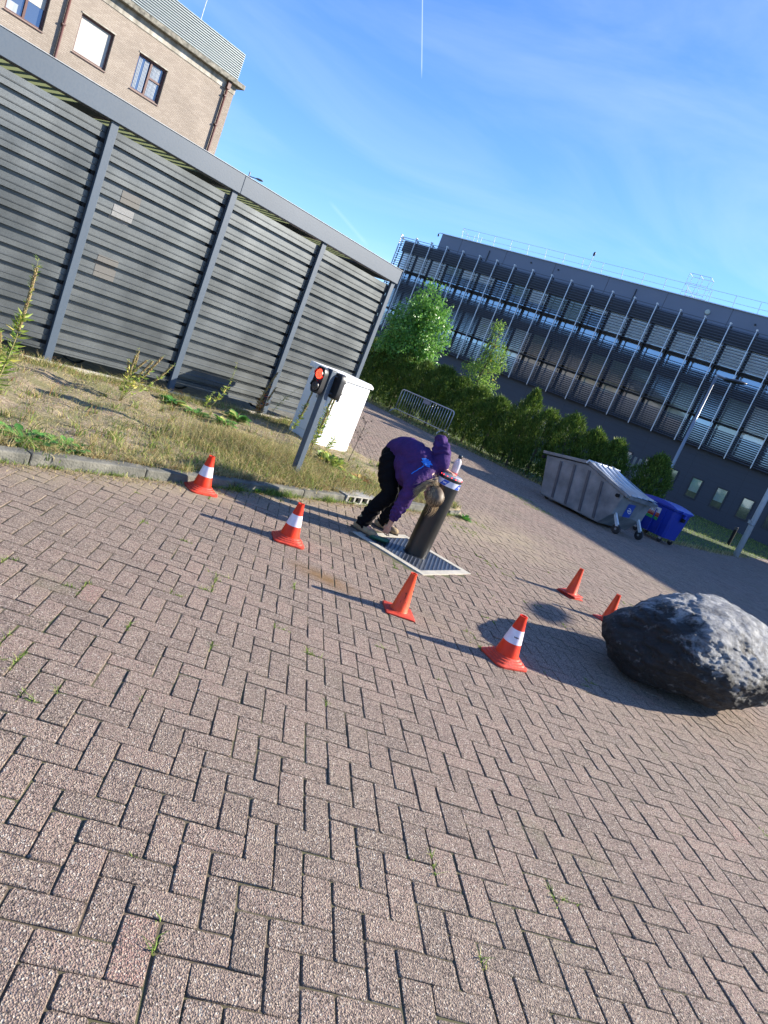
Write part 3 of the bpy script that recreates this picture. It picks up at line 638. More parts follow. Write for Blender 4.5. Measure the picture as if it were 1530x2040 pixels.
        fr.build('frame', m_steel, bc); fr = MB(); fr.box(ID, *(st_[0] - .06, st_[0] + .06), st_[1] - .06, st_[1] + .06, st_[2] + .1, st_[2] + .15); fr.build('saddle', m_ty, bc, bevel=.02)
carport()

# ------------------------------------------------------------ cabinet and signal
def cabinet():
    root = empty('utility_cabinet', CF(8.5, -7.6, .07), 'white street cabinet with a sloping lid, standing on the verge behind the signal post', 'cabinet')
    m_w = mat('white_cabinet', (.80, .80, .79), .45, var=.02, scale=3, bump=.03); m_g = mat('grey_plinth', (.40, .40, .37), .7, scale=4)
    s0, s1, t0, t1 = 8.10, 8.88, -7.92, -7.27
    MB().box(CF, s0, s1, t0, t1, .02, .22).build('plinth', m_w, root, bevel=.003)
    MB().box(CF, s0 + .004, s1 - .004, t0 + .004, t1 - .003, .224, 1.19).build('body', m_w, root, bevel=.006)
    lid = MB(); lid.prism(PF, [(t0 - .03, 1.19), (t1 + .035, 1.19), (t1 + .035, 1.225), (t1 - .03, 1.262), (t0 - .03, 1.275)], s0 - .03, s1 + .03); lid.build('lid', m_w, root, bevel=.006)
    d = MB().box(CF, s0 + .05, s1 - .012, t1 - .002, t1 + .012, .25, 1.165).build('door', m_w, root, bevel=.004)
    MB().box(CF, s0 + .10, s0 + .125, t1 + .011, t1 + .03, .84, .98).build('handle', m_black, d, bevel=.004)
    sb = MB().box(CF, s0 - .05, s0 + .002, t1 - .30, t1 - .10, .78, .92).build('meter_box', m_g, root, bevel=.005)
    MB().box(CF, s0 - .055, s0 - .048, t1 - .26, t1 - .20, .82, .88).build('lock', mat('dark_lock', (.08, .06, .12), .5), sb)
    MB().box(CF, s0 - .05, s0 + .002, t1 - .32, t1 - .08, .70, .722).build('ledge', m_w, root)
cabinet()
def signal():
    C0 = V(-1.14, 7.91, 0); s0, t0 = CF.inv(C0)
    root = empty('signal_post', C0, 'square blue grey post with a small traffic signal showing red, standing by the kerb drain', 'traffic signal')
    MB().box(CF, s0 - .038, s0 + .038, t0 - .038, t0 + .038, 0, 1.375).build('post', m_steel, root, bevel=.006)
    MB().box(CF, s0 - .045, s0 + .045, t0 - .045, t0 + .045, 1.376, 1.386).build('cap', m_steel, root, bevel=.003)
    m_h = mat('black_housing', (.018, .018, .02), .4)
    def head(sgn, sc_):
        # sgn -1: faces back along the kerb, +1: faces away
        f = Frame(34.5 if sgn > 0 else 214.5); off = f.inv(C0); s_, t_ = off
        b = MB(); zc, hh, hw, dp = 1.225, .150, .073, .07
        ol = [(x, z * hh / hw) for x, z in rsq(hw, .04, 6)]
        n = len(ol); vs = []
        X = f.n; q0 = .07
        base = C0 + f.u * q0 + X * (-.03 * 1 if sgn < 0 else .0) + V(0, 0, zc)
        if sgn < 0: base = C0 + f.u * q0 + CF.n * -.035 + V(0, 0, zc)
        else: base = C0 + f.u * q0 + CF.n * .05 + V(0, 0, zc)
        for dd, g in ((0, .94), (.012, 1), (dp, 1), (dp, .90), (dp - .012, .88)):
            vs += [base + f.u * dd + X * x * g + V(0, 0, z * g) for x, z in ol]
        fs = [(i * n + k, i * n + (k + 1) % n, (i + 1) * n + (k + 1) % n, (i + 1) * n + k) for i in range(4) for k in range(n)] + [tuple(range(n)), tuple(range(4 * n, 5 * n))]
        b.add(vs, fs); hd = b.build('signal_head', m_h, root, weld=True, angle=40)
        MB().tube([C0 + V(0, 0, zc + .1), base + V(0, 0, .1)], .012).build('bracket', m_h, root); MB().tube([C0 + V(0, 0, zc - .1), base + V(0, 0, -.1)], .012).build('bracket', m_h, root)
        for zz, red in ((.068, True), (-.068, False)):
            c = base + f.u * (dp - .008) + V(0, 0, zz)
            vz_ = MB(); 
            if sgn < 0 and red: lm = mat('lit_red_lens', (.35, .01, .01), .35, emit=(1, .01, .005), es=.45)
            else: lm = mat('dark_lens', (.012, .01, .012), .25)
            ln = MB().lathe([(.058, 0), (.056, .006), (.040, .012), (.002, .014)], c, 32, axis=f.u).build('red_lens' if red else 'lower_lens', lm, hd, angle=40)
            rim = MB(); X2 = X; a_ = np.linspace(R(-10), R(190), 20); r1 = .063
            vs = [c + X2 * math.cos(a) * r1 + V(0, 0, 1) * math.sin(a) * r1 + f.u * q_ for a in a_ for q_ in (0, .035 if True else 0)]
            rim.add(vs, [(2 * i, 2 * i + 1, 2 * i + 3, 2 * i + 2) for i in range(len(a_) - 1)]); rim.build('visor', m_h, hd)
            if sgn < 0:
                dm = mat('bright_led', (1, .2, .15), .3, emit=(1, .07, .03), es=4) if red else mat('unlit_led', (.28, .24, .22), .3)
                dots = MB()
                for rr_, k_ in ((.0, 1), (.014, 6), (.027, 12), (.040, 18), (.050, 22)):
                    for j in range(k_):
                        a = 2 * math.pi * j / k_ + rr_ * 9; p = c + X * math.cos(a) * rr_ + V(0, 0, math.sin(a) * rr_) + f.u * (.014 - .09 * max(0, rr_ - .02) ** 1.0 * .3)
                        dots.ball(p, .0032, seg=6, rings=4)
                dots.build('led', dm, ln)
    head(-1, 1); head(1, 1)
signal()

# ------------------------------------------------------------ office building
def glass(name, col=(.012, .018, .026), rough=.04):
    m_, n, l, b = newmat(name); b.inputs['Base Color'].default_value = (*col, 1); b.inputs['Roughness'].default_value = rough; b.inputs['Specular IOR Level'].default_value = 1.0
    b.inputs['IOR'].default_value = 1.6; b.inputs['Metallic'].default_value = .6; b.inputs['Base Color'].default_value = (*[c * 9 + .12 for c in col], 1)
    t = n.new('ShaderNodeTexCoord'); z = n.new('ShaderNodeTexNoise'); z.inputs['Scale'].default_value = .7; l.new(t.outputs['Object'], z.inputs['Vector'])
    bp = n.new('ShaderNodeBump'); bp.inputs['Strength'].default_value = .05; bp.inputs['Distance'].default_value = .1; l.new(z.outputs[0], bp.inputs['Height']); l.new(bp.outputs[0], b.inputs['Normal'])
    return m_
M_GLASS = glass('dark_glass')
def office():
    root = empty('office_building', FF(-20, -55, 0), 'long dark grey office building with rows of horizontal sun louvres across two glazed floors', 'building')
    m_clad = mat('dark_cladding', (.038, .046, .064), .55, var=.06, scale=1, stretch=(1, 1, 12)); m_up = mat('grey_cladding', (.145, .17, .225), .6, var=.05, scale=.5)
    m_alu = mat('silver_aluminium', (.55, .57, .60), .4, metal=.5, var=.05); m_lv = mat('louvre_grey', (.060, .070, .092), .5, metal=.1, var=.08)
    m_fr = mat('window_frame_grey', (.022, .026, .036), .5); m_in = mat('dark_interior', (.012, .015, .018), .9)
    m_bl = mat('window_blind', (.74, .84, .90), .7, var=.05); m_bl2 = mat('green_grey_blind', (.20, .29, .28), .7, var=.1); [setattr(m_q.node_tree.nodes['Principled BSDF'].inputs[k_], 'default_value', v_) for m_q in (m_bl, m_bl2) for k_, v_ in (('Coat Weight', 1), ('Coat IOR', 2.2), ('Coat Roughness', .04))]
    L, Rr = -43.9, 12.0; T = -52.9
    MB().box(FF, L, Rr, -70, T, 0, 4.3).build('lower_wall', m_clad, root)
    MB().box(FF, L, Rr, -70, T - .45, 4.3, 12.7).build('wall', m_in, root)
    MB().box(FF, L, Rr, T - .45, T - .25, 4.3, 4.75).build('spandrel', m_clad, root)
    MB().box(FF, L, Rr, T - .45, T - .22, 8.35, 8.95).build('spandrel', m_clad, root)
    MB().box(FF, L, Rr, T - .45, T - .20, 11.75, 12.75).build('spandrel', m_clad, root)
    MB().box(FF, -40.3, Rr, -69, -53.4, 12.7, 14.2).build('parapet', m_up, root)
    cp = MB().box(FF, -40.36, Rr, -53.45, -53.3, 14.2, 14.26); cp.build('coping', m_alu, root)
    # panel joints in the lower wall
    jn = MB()
    for z in np.arange(.5, 4.2, .42): jn.box(FF, L, Rr, T - .001, T + .003, z, z + .012)
    for s in np.arange(L, Rr, 3.57): jn.box(FF, s, s + .02, T - .001, T + .004, 0, 4.3)
    jn.build('cladding_joint', m_fr, root)
    jn = MB()
    for s in np.arange(-38, Rr, 4.8): jn.box(FF, s, s + .02, -53.40, -53.385, 12.9, 14.19)
    jn.build('cladding_joint', mat('joint_shade', (.05, .055, .07), .6), root)
    r_ = np.random.default_rng(5); s0 = -43.78; pitch = 1.785; nb = 27
    for i in range(nb):
        a = s0 + i * pitch
        for z0, z1, zt in ((8.95, 11.75, 10.12), (4.75, 8.35, 6.52)):
            wd = MB().box(FF, a + .10, a + pitch - .10, T - .42, T - .38, z0, z1).build('window', M_GLASS, root)
            f = MB(); 
            for q0, q1 in ((a + .04, a + .11), (a + pitch - .11, a + pitch - .04)): f.box(FF, q0, q1, T - .44, T - .30, z0, z1)
            f.box(FF, a + .11, a + pitch - .11, T - .44, T - .31, zt - .07, zt + .07)
            f.build('frame', m_fr, wd)
            # blinds hang in front of the panes, drawn down by different amounts
            up = z0 > 8; drop = 0
            if up:
                if i < 3 or i in (10, 16) or i > 11: drop = 1.5
                elif i in (3, 4): drop = .75
                elif r_.random() < .5: drop = r_.uniform(.2, 1.4)
            elif r_.random() < .55: drop = r_.uniform(.3, 3.0)
            if drop:
                mm = m_bl if (i < 3 or i > 10) and up else (m_bl2 if r_.random() < .6 else m_bl)
                b = MB(); b.box(FF, a + .13, a + pitch - .13, T - .375, T - .37, max(z1 - drop, z0), z1 - .02); b.build('blind', mm, wd)
    # sun louvres
    lv = MB()
    bands = [(12.9, 10.25, .195), (9.5, 6.66, .150), (6.0, 4.36, .150)]
    for i in range(nb):
        a = s0 + i * pitch + .02; b = a + pitch - .04
        for zt, zb, st in bands:
            for z in np.arange(zt, zb, -st):
                # tilted flat blade
                p = [FF(s, t, zz) for s in (a, b) for t, zz in ((T + .42, z), (T + .56, z - .040), (T + .56, z - .082), (T + .42, z - .042))]
                lv.add(p, [(0, 1, 2, 3), (7, 6, 5, 4), (0, 4, 5, 1), (1, 5, 6, 2), (2, 6, 7, 3), (3, 7, 4, 0)])
    lv.build('louvre_screen', m_lv, root)
    cat = MB()
    for z in (10.12, 6.52): cat.box(FF, s0, s0 + nb * pitch, T + .02, T + .50, z - .05, z)
    cat.build('walkway', m_fr, root)
    for i in range(nb + 1):
        a = s0 + i * pitch; p = MB(); p.box(FF, a - .028, a + .028, T + .60, T + .70, 4.30, 12.92)
        po = p.build('sunshade_post', m_alu, root)
        k = MB(); k.box(FF, a - .06, a + .06, T + .50, T + .74, 12.92, 13.02); k.build('end_cap', mat('white_cap', (.75, .75, .72), .4), po)
        k = MB()
        for z in np.arange(4.6, 12.9, .30): k.box(FF, a + .07, a + .16, T + .40, T + .50, z, z + .12)
        k.box(FF, a + .10, a + .13, T + .43, T + .47, 4.6, 12.8); k.build('bracket_trim', m_fr, po)
        k = MB(); 
        for z in (12.8, 10.08, 8.6, 6.48, 4.5): k.box(FF, a - .02, a + .02, T - .2, T + .6, z - .03, z)
        k.build('arm', m_fr, po)
    # ground floor windows
    for k in range(-18, 5):
        a = -7.72 + 1.79 * k
        if a > 6: continue
        wd = MB().box(FF, a + .07, a + .73, T + .004, T + .012, 1.02, 2.36).build('window', glass('low_glass', (.0, .003, .004), .08) if k == -18 else bpy.data.materials['low_glass'], root)
        f = MB(); f.box(FF, a - .02, a + .07, T + .002, T + .05, .92, 2.46); f.box(FF, a + .73, a + .82, T + .002, T + .05, .92, 2.46); f.box(FF, a + .07, a + .73, T + .002, T + .05, 2.36, 2.46); f.box(FF, a + .07, a + .73, T + .002, T + .05, .92, 1.02); f.build('frame', m_fr, wd)
        if r_.random() < .8:
            h = r_.uniform(.5, 1.3); MB().box(FF, a + .09, a + .71, T + .013, T + .016, 2.35 - h, 2.35).build('blind', m_bl2, wd)
    # roof railing
    rl = MB(); z0 = 14.2; TR = -54.2
    prev = None; s = -38.9
    while s < Rr - 1:
        rl.tube([FF(s, TR - .35, z0), FF(s, TR, z0 + .85), FF(s, TR + .05, z0 + 1.1)], .022, 5); s += 1.75
    for dz, off in ((.62, -.08), (1.1, .05)): rl.tube([FF(-38.9, TR + off, z0 + dz), FF(Rr, TR + off, z0 + dz)], .016, 5)
    for c_ in (-38.9, -18.2, -11.4):
        for ds in (0, .8, 1.6):
            rl.tube([FF(c_ + ds, TR - .9, z0), FF(c_ + ds, TR - .9, z0 + 1.9 if c_ > -30 else z0 + 1)], .02, 5)
            if c_ > -30: rl.tube([FF(c_ + ds, TR, z0), FF(c_ + ds, TR, z0 + 1.9)], .02, 5); rl.tube([FF(c_ + ds, TR, z0 + 1.9), FF(c_ + ds, TR - .9, z0 + 1.9)], .018, 5)
        if c_ > -30:
            for t in (TR, TR - .9):
                for dz in (.5, 1.2, 1.9): rl.tube([FF(c_, t, z0 + dz), FF(c_ + 1.6, t, z0 + dz)], .018, 5)
        rl.tube([FF(c_, TR, z0 + 1.1), FF(c_ + 1.3, TR - .8, z0)], .018, 5)
    rl.build('roof_railing', mat('white_galvanised', (.72, .74, .75), .4, metal=.3), root)
    for s_, h in ((-25.9, .0),):
        MB().tube([FF(s_, -54, 14.2), FF(s_, -54, 15.6)], .03, 6).build('mast', m_alu, root); MB().ball(FF(s_, -54, 15.75), (.10, .10, .18)).build('camera_pod', m_fr, root, smooth=True)
    MB().box(FF, -40.7, -40.3, -53.5, -53.4, 14.22, 14.27).build('camera_arm', m_alu, root); MB().ball(FF(-40.75, -53.45, 14.05), (.08, .08, .16)).build('camera_pod', m_fr, root, smooth=True)
    for s_ in (-34.9, -21.2):
        MB().box(FF, s_, s_ + .07, -53.39, -53.33, 12.9, 13.85).build('rain_pipe', m_fr, root)
    MB().lathe([(.19, 0), (.19, .05), (.16, .09), (.01, .1)], FF(-15.55, -53.39, 13.55), 24, axis=FF.n).build('round_vent', mat('pale_green_lamp', (.42, .47, .42), .5), root)
    for s_ in (-30.6, -28.0, -12.2, -10.6): MB().lathe([(.07, 0), (.06, .08), (.01, .1)], FF(s_, -53.39, 13.75 - .2 * (s_ > -20)), 12, axis=FF.n).build('wall_vent', m_fr, root)
office()

# ------------------------------------------------------------ brick building
def brick_wall_mat():
    m_, n, l, b = newmat('beige_brick'); t = n.new('ShaderNodeTexCoord')
    mp_ = n.new('ShaderNodeMapping'); mp_.vector_type = 'POINT'; mp_.inputs['Rotation'].default_value = (0, 0, -R(90 - 34.5)); l.new(t.outputs['Object'], mp_.inputs[0])
    sx = n.new('ShaderNodeSeparateXYZ'); l.new(mp_.outputs[0], sx.inputs[0]); cb_ = n.new('ShaderNodeCombineXYZ'); l.new(sx.outputs[0], cb_.inputs[0]); l.new(sx.outputs[2], cb_.inputs[1])
    br = n.new('ShaderNodeTexBrick'); br.inputs['Scale'].default_value = 1; br.inputs['Brick Width'].default_value = .22; br.inputs['Row Height'].default_value = .065; br.inputs['Mortar Size'].default_value = .010
    br.inputs['Color1'].default_value = (.30, .25, .205, 1); br.inputs['Color2'].default_value = (.37, .315, .262, 1); br.inputs['Mortar'].default_value = (.27, .225, .18, 1); br.inputs['Mortar Smooth'].default_value = .3
    l.new(cb_.outputs[0], br.inputs['Vector'])
    z = n.new('ShaderNodeTexNoise'); z.inputs['Scale'].default_value = .8; z.inputs['Detail'].default_value = 6; l.new(t.outputs['Object'], z.inputs['Vector'])
    r = n.new('ShaderNodeValToRGB'); r.color_ramp.elements[0].color = (.82, .82, .82, 1); r.color_ramp.elements[0].position = .3; r.color_ramp.elements[1].position = .7; l.new(z.outputs[0], r.inputs[0])
    mx_ = n.new('ShaderNodeMix'); mx_.data_type = 'RGBA'; mx_.blend_type = 'MULTIPLY'; mx_.inputs['Factor'].default_value = 1; l.new(br.outputs[0], mx_.inputs['A']); l.new(r.outputs[0], mx_.inputs['B']); l.new(mx_.outputs['Result'], b.inputs['Base Color'])
    b.inputs['Roughness'].default_value = .9
    bp = n.new('ShaderNodeBump'); bp.inputs['Distance'].default_value = .01; bp.inputs['Strength'].default_value = .6; bp.invert = True; l.new(br.outputs['Fac'], bp.inputs['Height']); l.new(bp.outputs[0], b.inputs['Normal']); return m_
def brick_building():
    root = empty('brick_building', CF(5, -36, 0), 'tall beige brick building with red brown window frames under a pale ribbed metal roof screen', 'building')
    T = -33.0; mb_ = brick_wall_mat(); m_rb = mat('red_brown_frame', (.10, .040, .032), .5, var=.1); m_co = mat('stained_concrete', (.20, .185, .15), .9, scale=1.3, col2=(.50, .465, .40), stretch=(3, 3, 1), bump=.3, bscale=30)
    m_cn = mat('mossy_cornice', (.07, .068, .055), .95, scale=6, col2=(.30, .28, .23), bump=.6, bscale=25)
    E = 22.05
    wins = [(11.60, 13.08), (14.33, 15.81), (17.02, 18.48)]
    zb, zt = 8.56, 10.06
    # wall built round the openings
    w_ = MB(); edges = [-25] + [x for a in wins for x in a] + [E]
    w_.box(CF, -25, E, T - 12, T - .3, 0, 11.3)
    w_.box(CF, -25, E, T - .3, T, 0, zb); w_.box(CF, -25, E, T - .3, T, zt, 10.92)
    for a, b in zip(edges[::2], edges[1::2]): w_.box(CF, a, b, T - .3, T, zb, zt)
    w_.build('wall', mb_, root)
    MB().box(CF, -25, E + .02, T - 12.02, T + .03, 10.92, 11.30).build('concrete_band', m_co, root)
    MB().box(CF, -25, E + .30, T - 12.3, T + .32, 11.30, 11.52).build('cornice', m_cn, root, bevel=.03)
    sc_ = MB(); z = 11.53; pr = []
    while z < 12.72: pr += [(T + .05, z), (T + .05, z + .040), (T - .01, z + .05), (T - .01, z + .085)]; z += .095
    n = len(pr); vs = [CF(s, t, zz) for s in (-25, E - .05) for t, zz in pr]; sc_.add(vs, [(i, i + 1, n + i + 1, n + i) for i in range(n - 1)])
    pr2 = [(E - .05, z_) for _, z_ in pr]
    sc_.add([CF(E - .05 - (T + .05 - t), tt, zz) for tt in (T + .05, T - 11) for t, zz in pr], [(n + i, n + i + 1, i + 1, i) for i in range(n - 1)])
    sc_.box(CF, -25, E - .06, T - 11, T + .04, z, z + .03)
    sc_.build('roof_screen', mat('pale_ribbed_metal', (.20, .23, .235), .45, metal=.3, var=.05), root)
    def pipe(s): 
        p = MB(); p.tube([CF(s, T + .09, 0), CF(s, T + .09, 11.25)], .055, 10); o = p.build('downpipe', m_rb, root, smooth=True)
        MB().box(CF, s - .09, s + .09, T, T + .2, 10.95, 11.28).build('hopper', m_rb, o); k = MB()
        for z in np.arange(.8, 11, 1.4): k.box(CF, s - .075, s + .075, T + .001, T + .16, z, z + .06)
        k.build('clip', m_rb, o)
    pipe(13.72); pipe(21.55)
    m_wg = glass('office_glass', (.0, .004, .010), .06); m_cur = mat('white_curtain', (.22, .26, .30), .7, scale=9, col2=(.40, .44, .48), stretch=(1, 1, .05)); m_bd = mat('cream_blind', (.44, .435, .40), .7, var=.02)
    for k, (a, b) in enumerate(wins):
        gl = MB().box(CF, a + .06, b - .06, T - .20, T - .18, zb + .06, zt - .06).build('window', m_wg, root)
        f = MB()
        for q0, q1, y0, y1 in ((a, b, zb - .03, zb + .07), (a, b, zt - .07, zt), (a, a + .07, zb + .07, zt - .07), (b - .07, b, zb + .07, zt - .07)): f.box(CF, q0, q1, T - .22, T - .10, y0, y1)
        if k != 1:
            mid = (a + b) / 2; f.box(CF, mid - .045, mid + .045, T - .21, T - .12, zb + .07, zt - .07)
            if k == 2: f.box(CF, mid + .045, b - .07, T - .21, T - .12, zb + .78, zb + .86)
        f.build('frame', m_rb, gl); MB().box(CF, a - .02, b + .02, T - .12, T + .05, zb - .06, zb - .031).build('sill', m_rb, gl); MB().box(CF, a - .03, b + .03, T + .001, T + .03, zt + .002, zt + .05).build('lintel', m_co, gl)
        if k == 1: MB().box(CF, a + .07, b - .07, T - .175, T - .16, zb + .08, zt - .07).build('blind', m_bd, gl)
        elif k == 0: MB().box(CF, (a + b) / 2 + .05, b - .07, T - .175, T - .165, zb + .75, zt - .07).build('blind', m_bd, gl); MB().box(CF, a + .1, a + .5, T - .175, T - .165, zb + .08, zb + .4).build('paper', m_cur, gl)
        else:
            c = MB(); 
            for q_ in np.arange(a + .1, b - .1, .055): 
                if a + .35 < q_ < a + .42 or r2.random() < .15: continue
                c.box(CF, q_, q_ + .032, T - .178, T - .168, zb + .1, zt - .09)
            c.build('curtain', m_cur, gl)
    MB().tube([CF(19.62, T - .6, 12.7), CF(19.64, T - .6, 16.5)], .018, 6).build('lightning_rod', mat('white_rod', (.7, .7, .7), .4), root)
r2 = np.random.default_rng(3)
brick_building()

# unseen block added at right, footprint shaped from the shadow over bins and lawn
def side_block():
    root = empty('shadow_block', (27, 19, 0), 'unseen flat roofed block added right of the bins, shaped to throw its shadow over them', 'building')
    h = 9.0; k = h / math.tan(SUN_EL); ox, oy = k * math.sin(SUN_AZ), k * math.cos(SUN_AZ)
    sh = [(6.85, 8.6), (5.25, 10.95), (2.75, 15.8), (2.15, 18.6), (1.2, 24.5), (8, 26), (14, 12)]
    pts = [(x + ox, y + oy) for x, y in sh]; n = len(pts)
    b = MB().add([(x, y, -.02) for x, y in pts] + [(x, y, h) for x, y in pts], [tuple(range(n)), tuple(range(2 * n - 1, n - 1, -1))] + [(i, i + n, (i + 1) % n + n, (i + 1) % n) for i in range(n)])
    b.build('wall', mat('grey_render', (.30, .29, .27), .8), root, weld=True)
    g = MB()
    for a, c in zip(pts[:-3], pts[1:-2]):
        a = V(*a, 0); c = V(*c, 0); d = (c - a) / np.linalg.norm(c - a); nn = V(d[1], -d[0], 0); L = np.linalg.norm(c - a); nn = -nn if nn[0] > 0 else nn
        for s in np.arange(.4, L - .9, 1.8):
            for z in (1, 4, 7):
                p = [a + d * s + V(0, 0, z), a + d * (s + 1) + V(0, 0, z), a + d * (s + 1) + V(0, 0, z + 1.2), a + d * s + V(0, 0, z + 1.2)]; g.add([q + nn * .01 for q in p] , [(0, 1, 2, 3)])
    g.build('window', M_GLASS, root)
side_block()
def side_lamp():
    h = 4.2; k = h / math.tan(SUN_EL); x, y = 1.76 + k * math.sin(SUN_AZ), 6.40 + k * math.cos(SUN_AZ)
    root = empty('street_lamp', (x, y, 0), 'street lamp with a long flat head on a thin post, standing right of the boulder', 'street lamp')
    MB().tube([(x, y, 0), (x, y, h)], [.035, .022], 10).build('pole', mat('lamp_grey', (.3, .32, .34), .4), root)
    MB().ball((x + .17, y + .40, h), (.38, .19, .07), axes=(V(.41, .91, 0), V(-.91, .41, 0), V(0, 0, 1))).build('lamp_head', bpy.data.materials['lamp_grey'], root, smooth=True)
side_lamp()

# ------------------------------------------------------------ waste container, bin, barrier, posts
def skip():
    O = V(3.55, 18.15, 0); f = Frame(138.5, O); DP = 1.35
    root = empty('waste_container', O, 'battered grey galvanised waste container on castors with a ribbed sloping lid, parked before the hedge', 'waste container')
    m_z = mat('dull_zinc', (.11, .125, .145), .55, metal=.25, scale=2.6, col2=(.27, .285, .30), bump=.5, bscale=18, detail=12); m_ls = mat('lid_zinc', (.42, .45, .48), .38, metal=.6, scale=3, col2=(.62, .65, .68), bump=.12, bscale=20)
    m_d = mat('zinc_rib', (.085, .095, .115), .5, metal=.4, scale=5)
    # body: side outline in (s, z), narrower at the bottom
    def ring(s0, s1, t0, t1, z): return [f(s0, t0, z), f(s1, t0, z), f(s1, t1, z), f(s0, t1, z)]
    b = MB(); vs = []
    side = [(.06, .07), (1.95, .07), (2.22, .42), (2.30, .92), (1.05, 1.25), (-.26, 1.05)]
    b.prism(f, side, -DP, 0); b.build('body', m_z, root, weld=True, bevel=.03)
    r_ = MB()
    for s in (.42, .86, 1.32, 1.76):
        zt = 1.0 + (s + .26) * .15 if s < 1.05 else 1.25 - (s - 1.05) * .26
        top = s - .20 * zt / 1.1 * (1 if s < 1.9 else 0)
        p = [(s, .12), (s + .07, .12), (top + .07, zt - .05), (top, zt - .05)]; r_.prism(f, p, -.01, .018)
    r_.build('side_rib', m_d, root)
    rm = MB(); rm.prism(f, [(-.36, 1.06), (1.05, 1.26), (1.05, 1.34), (-.38, 1.13)], -DP - .05, .05); rm.prism(f, [(1.051, 1.26), (2.40, .90), (2.42, .97), (1.051, 1.34)], -.06, .05); rm.prism(f, [(1.051, 1.26), (2.40, .90), (2.42, .97), (1.051, 1.34)], -DP - .05, -DP + .05)
    rm.prism(f, [(2.32, .90), (2.42, .88), (2.44, .97), (2.34, .99)], -DP + .05, -.06)
    rm.build('rim', m_z, root, bevel=.008)
    # lid: curved ribbed sheets falling to the right
    n = 24; ld = MB(); k = 5; wds = (DP - .06) / k
    for j in range(k):
        t0 = .02 - j * wds - .02; t1 = t0 - wds + .03; top = []; 
        for q_ in range(n + 1):
            u_ = q_ / n; s = 1.0 + 1.46 * u_; z = 1.345 - .37 * u_ - .07 * math.sin(math.pi * u_) + .005; top.append((s, z + .012 * j)) 
        vs = [f(s, t, z + (.028 if t in (t0,) else 0)) for s, z in top for t in (t0, t0 - .03, t1)]
        ld.add(vs, [(3 * i + a, 3 * i + 3 + a, 3 * i + 4 + a, 3 * i + 1 + a) for i in range(n) for a in (0, 1)])
        vs = [f(s, t0 + dt, z + dz) for s, z in top for dt, dz in ((0, .028), (0.005, -.02))]; ld.add(vs, [(2 * i, 2 * i + 1, 2 * i + 3, 2 * i + 2) for i in range(n)])
    ld.build('lid', m_ls, root)
    tr = MB()
    for q_ in range(3): tr.tube([f(1.04 - .02 * q_, .06, 1.34 - .03 * q_), f(1.02 - .02 * q_, -DP - .05, 1.37 - .03 * q_)], .028, 8)
    tr.build('hinge_bar', m_ls, root, smooth=True)
    for s, z in ((-.30, .98), (2.16, .86)): MB().lathe([(.045, 0), (.045, .07), (.03, .08), (.001, .08)], f(s, .0, z), 16, axis=f.n).build('lifting_pin', m_black, root)
    for t in (-.14, -DP + .14):
        g = MB(); g.prism(f, [(2.12, .52), (2.19, .52), (2.44, .20), (2.37, .18)], t - .035, t + .035); br = g.build('castor_bracket', mat('pale_bracket', (.5, .53, .56), .5), root)
        MB().lathe([(.045, -.03), (.105, -.026), (.118, -.012), (.118, .012), (.105, .026), (.045, .03)], f(2.40, t, .12), 28, axis=f.n).build('castor_wheel', mat('dark_rubber', (.018, .018, .02), .6), root, smooth=False); MB().lathe([(.03, -.034), (.03, .034)], f(2.40, t, .12), 12, axis=f.n).build('hub', mat('hub_grey', (.2, .2, .2), .5), br)
    for t in (-.2, -DP + .2): MB().lathe([(.03, -.03), (.07, -.026), (.075, 0), (.07, .026), (.03, .03)], f(.15, t, .075), 20, axis=f.n).build('castor_wheel', bpy.data.materials['dark_rubber'], root)
    # blue sticker with a white looped emblem on the end face
    nx = V(*(f.u * .95 + V(0, 0, -.30))); 
    def endp(t, z, o=.008):
        s = 2.30 + (z - .92) * .16 if z > .42 else 2.22; return f(s + o, t, z)
    stc = MB().add([endp(-.42, .42), endp(-.74, .44), endp(-.70, .78), endp(-.38, .76)], [(0, 1, 2, 3)]).build('blue_sticker', mat('blue_film', (.012, .055, .33), .4), root)
    cen = (-.56, .60); e = MB()
    e.tube([endp(cen[0] + .10 * math.cos(a), cen[1] + .05 * math.sin(a) + .035 * math.cos(a), .016) for a in np.linspace(.6, 2 * math.pi - .4, 26)], .008, 5)
    for k_ in range(4): e.tube([endp(cen[0] + .06 - .035 * k_, cen[1] - .02, .018), endp(cen[0] + .05 - .035 * k_, cen[1] + .022, .018)], .007, 5)
    e.build('white_emblem', mat('white_print2', (.75, .75, .78), .4), stc)
skip()
def text_mesh(body, size, origin, xdir, zdir, mat_, parent, name, depth=.0):
    cu = bpy.data.curves.new('t', 'FONT'); cu.body = body; cu.size = size; cu.align_x = 'LEFT'; ob = bpy.data.objects.new('t', cu); COL.objects.link(ob)
    dg = bpy.context.evaluated_depsgraph_get(); me = bpy.data.meshes.new_from_object(ob.evaluated_get(dg)); COL.objects.unlink(ob); bpy.data.objects.remove(ob)
    off = worldloc(parent)
    for v in me.vertices: c = v.co[:]; p = origin + xdir * c[0] + zdir * c[1] - off; v.co = p
    me.materials.clear(); me.materials.append(mat_); o = bpy.data.objects.new(name, me); COL.objects.link(o); o.parent = parent; return o
